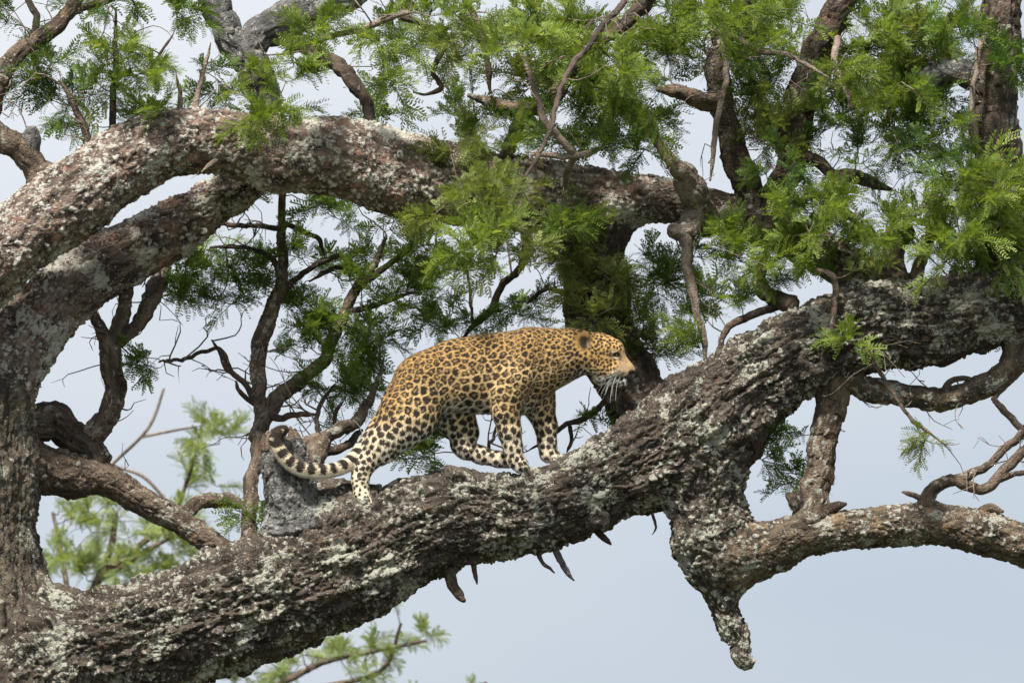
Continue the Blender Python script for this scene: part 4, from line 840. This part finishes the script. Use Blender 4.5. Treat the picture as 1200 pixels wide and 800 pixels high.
# spots: jittered centres kept apart by a spacing that follows the body
def spacing(p):
    x, y, z = p
    if x > 690: return 3.9 if y < 440 else 4.5
    if x > 655: return 5.0
    if x < 424 and y > 495 and x < 412: return 9.0
    if y > 560: return 4.4
    if y > 520: return 6.4
    if y > 486: return 7.8
    t = float(np.interp(x, [440, 456, 472, 492, 556, 620, 676], [500, 464, 436, 413, 396, 388, 387]))
    return 6.6 + 2.0 * min(1, max(0, (y - t - 8) / 40)) - 1.2 * (x > 600)
perm = RNG.permutation(len(LP)); cells = {}; centres = []; rad = []
for i in perm:
    p = LP[i]; s = spacing(p); key = (int(p[0] // 10), int(p[1] // 10), int(p[2] // 10)); ok = True
    for a in (-1, 0, 1):
        for b in (-1, 0, 1):
            for c in (-1, 0, 1):
                for q in cells.get((key[0] + a, key[1] + b, key[2] + c), ()):
                    if (p[0] - q[0]) ** 2 + (p[1] - q[1]) ** 2 + (p[2] - q[2]) ** 2 < s * s: ok = False; break
                if not ok: break
            if not ok: break
        if not ok: break
    if ok: cells.setdefault(key, []).append(tuple(p)); centres.append(p); rad.append(s)
kd = kdtree.KDTree(len(centres))
for i, c in enumerate(centres): kd.insert(Vector(c), i)
kd.balance()
warp = np.stack([fbm(LP / 3.0, 411, 3, .6), fbm(LP / 3.0, 421, 3, .6), fbm(LP / 3.0, 431, 3, .6)], 1) * 1.9
F1 = np.zeros(len(LP)); F2 = np.zeros(len(LP)); ID = np.zeros(len(LP), int)
for i, p in enumerate(LP + warp):
    r = kd.find_n(Vector(p), 2); F1[i] = r[0][2]; F2[i] = r[1][2]; ID[i] = r[0][1]
RS = np.array(rad)[ID]; rnd = RNG.random(len(centres))[ID]; CX = np.array(centres)[ID]
edge = (F2 - F1) / RS                                     # 0 on the pale network between spots
q = F1 / RS
torso = ((CX[:, 0] > 452) & (CX[:, 0] < 664) & (CX[:, 1] < 482))
ros = sstep(.17, .35, edge + .10 * (rnd - .5))            # rosette patch with pale gaps
spot = sstep(.58 + .10 * (rnd - .5), .42, q)              # solid spot
core = sstep(.32, .17, q + .05 * rnd) * (rnd > .25)       # brown heart of a rosette
ang = fbm(LP / 2.4, 441, 2)
net = sstep(.20, .40, edge + .10 * (rnd - .5)); upleg = sstep(535, 512, CX[:, 1])
spot = np.maximum(spot, net * upleg * .97)
dark = np.where(torso, ros * (1 - .80 * core) * (0.62 + .5 * sstep(-.55, -.1, ang)), spot)
dark = np.where((CX[:, 0] > 686) & (CX[:, 1] < 446), sstep(.60 + .10 * (rnd - .5), .38, q), dark)
# ringed tail
tp = catmull(TAIL[4:], 12)[:, :3]; tlen = np.concatenate([[0], np.cumsum(np.linalg.norm(np.diff(tp, axis=0), axis=1))])
tk = kdtree.KDTree(len(tp))
for i_, c_ in enumerate(tp): tk.insert(Vector(c_), i_)
tk.balance()
ti = np.where(tail_m)[0]; arc = np.zeros(len(LP)); arc[ti] = [tlen[tk.find(Vector(LP[i_]))[1]] for i_ in ti]
ph = arc / 13.5 + .10 * fbm(LP / 6, 447, 2); fr = np.abs(ph - np.floor(ph) - .5)
facing = LN @ np.array((0.0, -.62, -.78)); other = LN @ np.array((0.0, -.1, 1.0))
rim = .16 * fbm(LP / 3.2, 449, 2)
blot = np.maximum(sstep(1.12, .88, np.hypot(fr / (.30 + .08 * sstep(20, 70, arc)), (1 - facing) / .62) + rim), sstep(1.1, .9, np.hypot(fr / .36, (1 - other) / .6) + rim))
dark = np.where(tail_m, blot, dark)
tip = poly_d(LP, TAIL[-3:]) < 10; dark = np.where(tip & (fbm(LP / 5, 450, 2) > -.15), .92, dark)
dark *= 1 - .9 * muz[:, 0]; dark *= 1 - .8 * brd[:, 0]
ink = np.array((0.020, 0.013, 0.009)); brown = np.array((0.34, 0.195, 0.075))
coatc = base.copy()
bm_ = (np.where(torso, sstep(.14, .3, edge), 0) * .5)[:, None]; coatc = coatc * (1 - bm_) + brown * bm_
dk = np.clip(dark * 1.1, 0, 1)[:, None] * .98; coatc = coatc * (1 - dk) + ink * dk
# face marks: nose leather, mouth line, eye rim, ear back and hollow
def blotch(cx, cy, rx, ry, col, w=1.0, sel=None):
    global coatc
    m = sstep(1.25, .75, np.hypot((x - cx) / rx, (y - cy) / ry)) * w
    if sel is not None: m = m * sel
    coatc = coatc * (1 - m[:, None]) + np.array(col) * m[:, None]
blotch(740.8, 436.4, 4.8, 3.0, (.016, .012, .011)); blotch(739, 434, 2.5, 1.8, (.10, .05, .04), .4)
my = np.interp(x, [714, 722, 732, 738, 741], [443, 442.2, 441.6, 440.6, 438.5]); mm = np.exp(-((y - my) / .95) ** 2) * sstep(712, 716, x)
coatc = coatc * (1 - .9 * mm[:, None]) + np.array((.02, .014, .012)) * .9 * mm[:, None]
blotch(722.3, 415.8, 5.0, 3.2, (.016, .011, .008), 1.0); blotch(727, 420, 2.2, 3.0, (.05, .03, .02), .6); blotch(715.5, 414.5, 3.6, 1.3, (.03, .02, .014), .7)
blotch(719.5, 419.2, 3.6, 1.4, (.70, .62, .48), .7); blotch(719, 411.8, 3.4, 1.3, (.70, .60, .44), .6)
near = (z < -10).astype(float)
blotch(683.5, 399.5, 10.0, 11, (.46, .27, .10), .85, near); blotch(685, 401.5, 6.0, 7.6, (.035, .022, .016), .95, near); blotch(689, 402, 1.6, 4.4, (.62, .52, .38), .45, near)
blotch(684, 399, 9, 10, (.03, .02, .016), .9, (z > 10).astype(float))
coatc = np.clip(coatc, .008, .85)

LEO = empty('leopard', tuple(P(530, 560, -.03)))
tag(LEO, 'spotted leopard stalking along the thick sloping limb with its tail curled', 'leopard')
t = NT('leopard_coat')
b = t.node('ShaderNodeBsdfPrincipled'); t.set(b.inputs['Base Color'], t.attr('coat', 'Color')); b.inputs['Roughness'].default_value = .75
b.inputs['Specular IOR Level'].default_value = .25; b.inputs['Sheen Weight'].default_value = .12; b.inputs['Sheen Roughness'].default_value = .5
t.l.new(b.outputs[0], t.out.inputs['Surface']); M_COAT = t.m
me = make_mesh('body', l2w(LP), lf); attr_c(me, 'coat', coatc)
obj('body', me, M_COAT, LEO)

# fur: one tapered blade per hair, lying tail-ward and down
fa = np.linalg.norm(np.cross(LP[lf[:, 1]] - LP[lf[:, 0]], LP[lf[:, 3]] - LP[lf[:, 0]]), axis=1)
NH = 90000
pick = RNG.choice(len(lf), NH, p=fa / fa.sum()); wt = RNG.dirichlet((1, 1, 1, 1), NH)
root = (LP[lf[pick]] * wt[:, :, None]).sum(1); nrm = LN[lf[pick, 0]]; col = coatc[lf[pick, RNG.integers(0, 4, NH)]]
flow = np.tile((-1.0, .25, 0.0), (NH, 1)); rx_, ry_ = root[:, 0], root[:, 1]
lg = sstep(470, 500, ry_)[:, None]; flow = flow * (1 - lg) + np.array((-.15, 1, 0)) * lg
tm = (poly_d(root, TAIL[4:]) < 10.5) & (rx_ < 424); flow[tm] = (-1, -.15, -.1)
flow += RNG.normal(0, .22, (NH, 3)); flow -= nrm * (flow * nrm).sum(1)[:, None]; flow /= np.linalg.norm(flow, axis=1)[:, None] + 1e-6
ln = np.full(NH, 2.4); ln[rx_ > 680] = 1.4; ln[ry_ > 545] = 1.5; ln[(rx_ > 716) & (ry_ < 440)] = .9
bel = (nrm[:, 1] > .5) & (ry_ > 455) & (ry_ < 500); ln[bel] = 4.0; ln[tm] = 3.8
chn = (rx_ > 690) & (ry_ > 438); ln[chn] = 3.2
ln *= RNG.uniform(.6, 1.3, NH)
lift = RNG.uniform(.18, .5, NH)[:, None]
tipv = root + (flow + nrm * lift) * ln[:, None]
sidev = np.cross(flow, nrm); sidev /= np.linalg.norm(sidev, axis=1)[:, None] + 1e-6
hv = np.stack([root + sidev * .34, root - sidev * .34, tipv], 1).reshape(-1, 3)
ok = ~((np.abs(rx_ - 722.5) < 4) & (np.abs(ry_ - 416) < 3))
hf = np.arange(NH * 3).reshape(-1, 3)[ok]
me = make_mesh('fur', l2w(hv), hf); attr_c(me, 'coat', np.clip(np.repeat(col * RNG.uniform(.82, 1.15, NH)[:, None], 3, 0), 0, .9))
obj('fur', me, M_COAT, LEO)

def surf_z(px, py, sgn=-1):
    i = int((px - X0) / H); j = int((py - Y0) / H); colu = G[i, j]; k = np.where(colu < 0)[0]
    return gz[k[0] if sgn < 0 else k[-1]]
def ball(c, r, n=14, m=9):
    v = [c + r * np.array((0, 0, 1.0))]
    for a in range(1, m):
        for q_ in range(n):
            u, w = math.pi * a / m, 2 * math.pi * q_ / n
            v.append(c + r * np.array((math.sin(u) * math.cos(w), math.sin(u) * math.sin(w), math.cos(u))))
    v.append(c - r * np.array((0, 0, 1.0))); f3, f4 = [], []
    for q_ in range(n):
        f3.append((0, 1 + q_, 1 + (q_ + 1) % n)); e = 1 + (m - 2) * n; f3.append((len(v) - 1, e + (q_ + 1) % n, e + q_))
        for a in range(m - 2): s0 = 1 + a * n; f4.append((s0 + q_, s0 + n + q_, s0 + n + (q_ + 1) % n, s0 + (q_ + 1) % n))
    return np.array(v), [np.array(f3), np.array(f4)]
t = NT('eye_amber'); b = t.node('ShaderNodeBsdfPrincipled'); t.set(b.inputs['Base Color'], t.attr('iris', 'Color')); b.inputs['Roughness'].default_value = .08; b.inputs['Coat Weight'].default_value = .6
t.l.new(b.outputs[0], t.out.inputs['Surface']); M_EYE = t.m
for sgn in (-1, 1):
    zc = surf_z(722.5, 416, sgn) - sgn * .9
    v, f = ball(np.array((722.5, 416, zc)), 2.3)
    look = np.array((.72, .05, sgn * .7)); look /= np.linalg.norm(look)
    dd = ((v - np.array((722.5, 416, zc))) / 2.3) @ look
    c_ = np.where((dd > .86)[:, None], (.01, .01, .01), np.where((dd > .35)[:, None], (.42, .30, .08), (.05, .035, .02)))
    me = make_mesh('eye', l2w(v), f); attr_c(me, 'iris', c_); obj('eye', me, M_EYE, LEO)
t = NT('whisker_white'); b = t.node('ShaderNodeBsdfPrincipled'); b.inputs['Base Color'].default_value = (.85, .84, .80, 1); b.inputs['Roughness'].default_value = .4
t.l.new(b.outputs[0], t.out.inputs['Surface']); M_WH = t.m
wr = np.random.default_rng(3)
for sgn in (-1, 1):
    WV, WF, WN = [], [], [0]
    for k in range(14):
        sx, sy = 725 + wr.uniform(-3.5, 5), 435 + wr.uniform(-2.5, 4.0)
        zz = surf_z(sx, sy, sgn)
        e = np.array((sx - wr.uniform(4, 30), sy + wr.uniform(12, 34), zz + sgn * wr.uniform(6, 24)))
        tt = np.linspace(0, 1, 7)[:, None]; a = np.array((sx, sy, zz)); pth = a + (e - a) * tt + np.array((-1.5, -3.0, 0)) * np.sin(math.pi * tt)
        w = l2w(pth); rr = np.linspace(.0018, .0007, 7)
        for q_ in range(6): twig(w[q_], w[q_ + 1], rr[q_], rr[q_ + 1], wr, 0.0, (WV, WF, WN)) if False else None
        th = np.arange(3) / 3 * 2 * math.pi; ring_ = w[:, None] + rr[:, None, None] * np.stack([np.zeros(3) + np.cos(th) * .7, np.sin(th), np.cos(th) * .7], 1)[None]
        i = np.arange(21).reshape(7, 3); j = np.roll(i, -1, 1)
        WV.append(ring_.reshape(-1, 3)); WF.append(np.stack([i[:-1].ravel(), j[:-1].ravel(), j[1:].ravel(), i[1:].ravel()], 1) + WN[0]); WN[0] += 21
    obj('whiskers', make_mesh('whiskers', np.vstack(WV), np.vstack(WF)), M_WH, LEO)
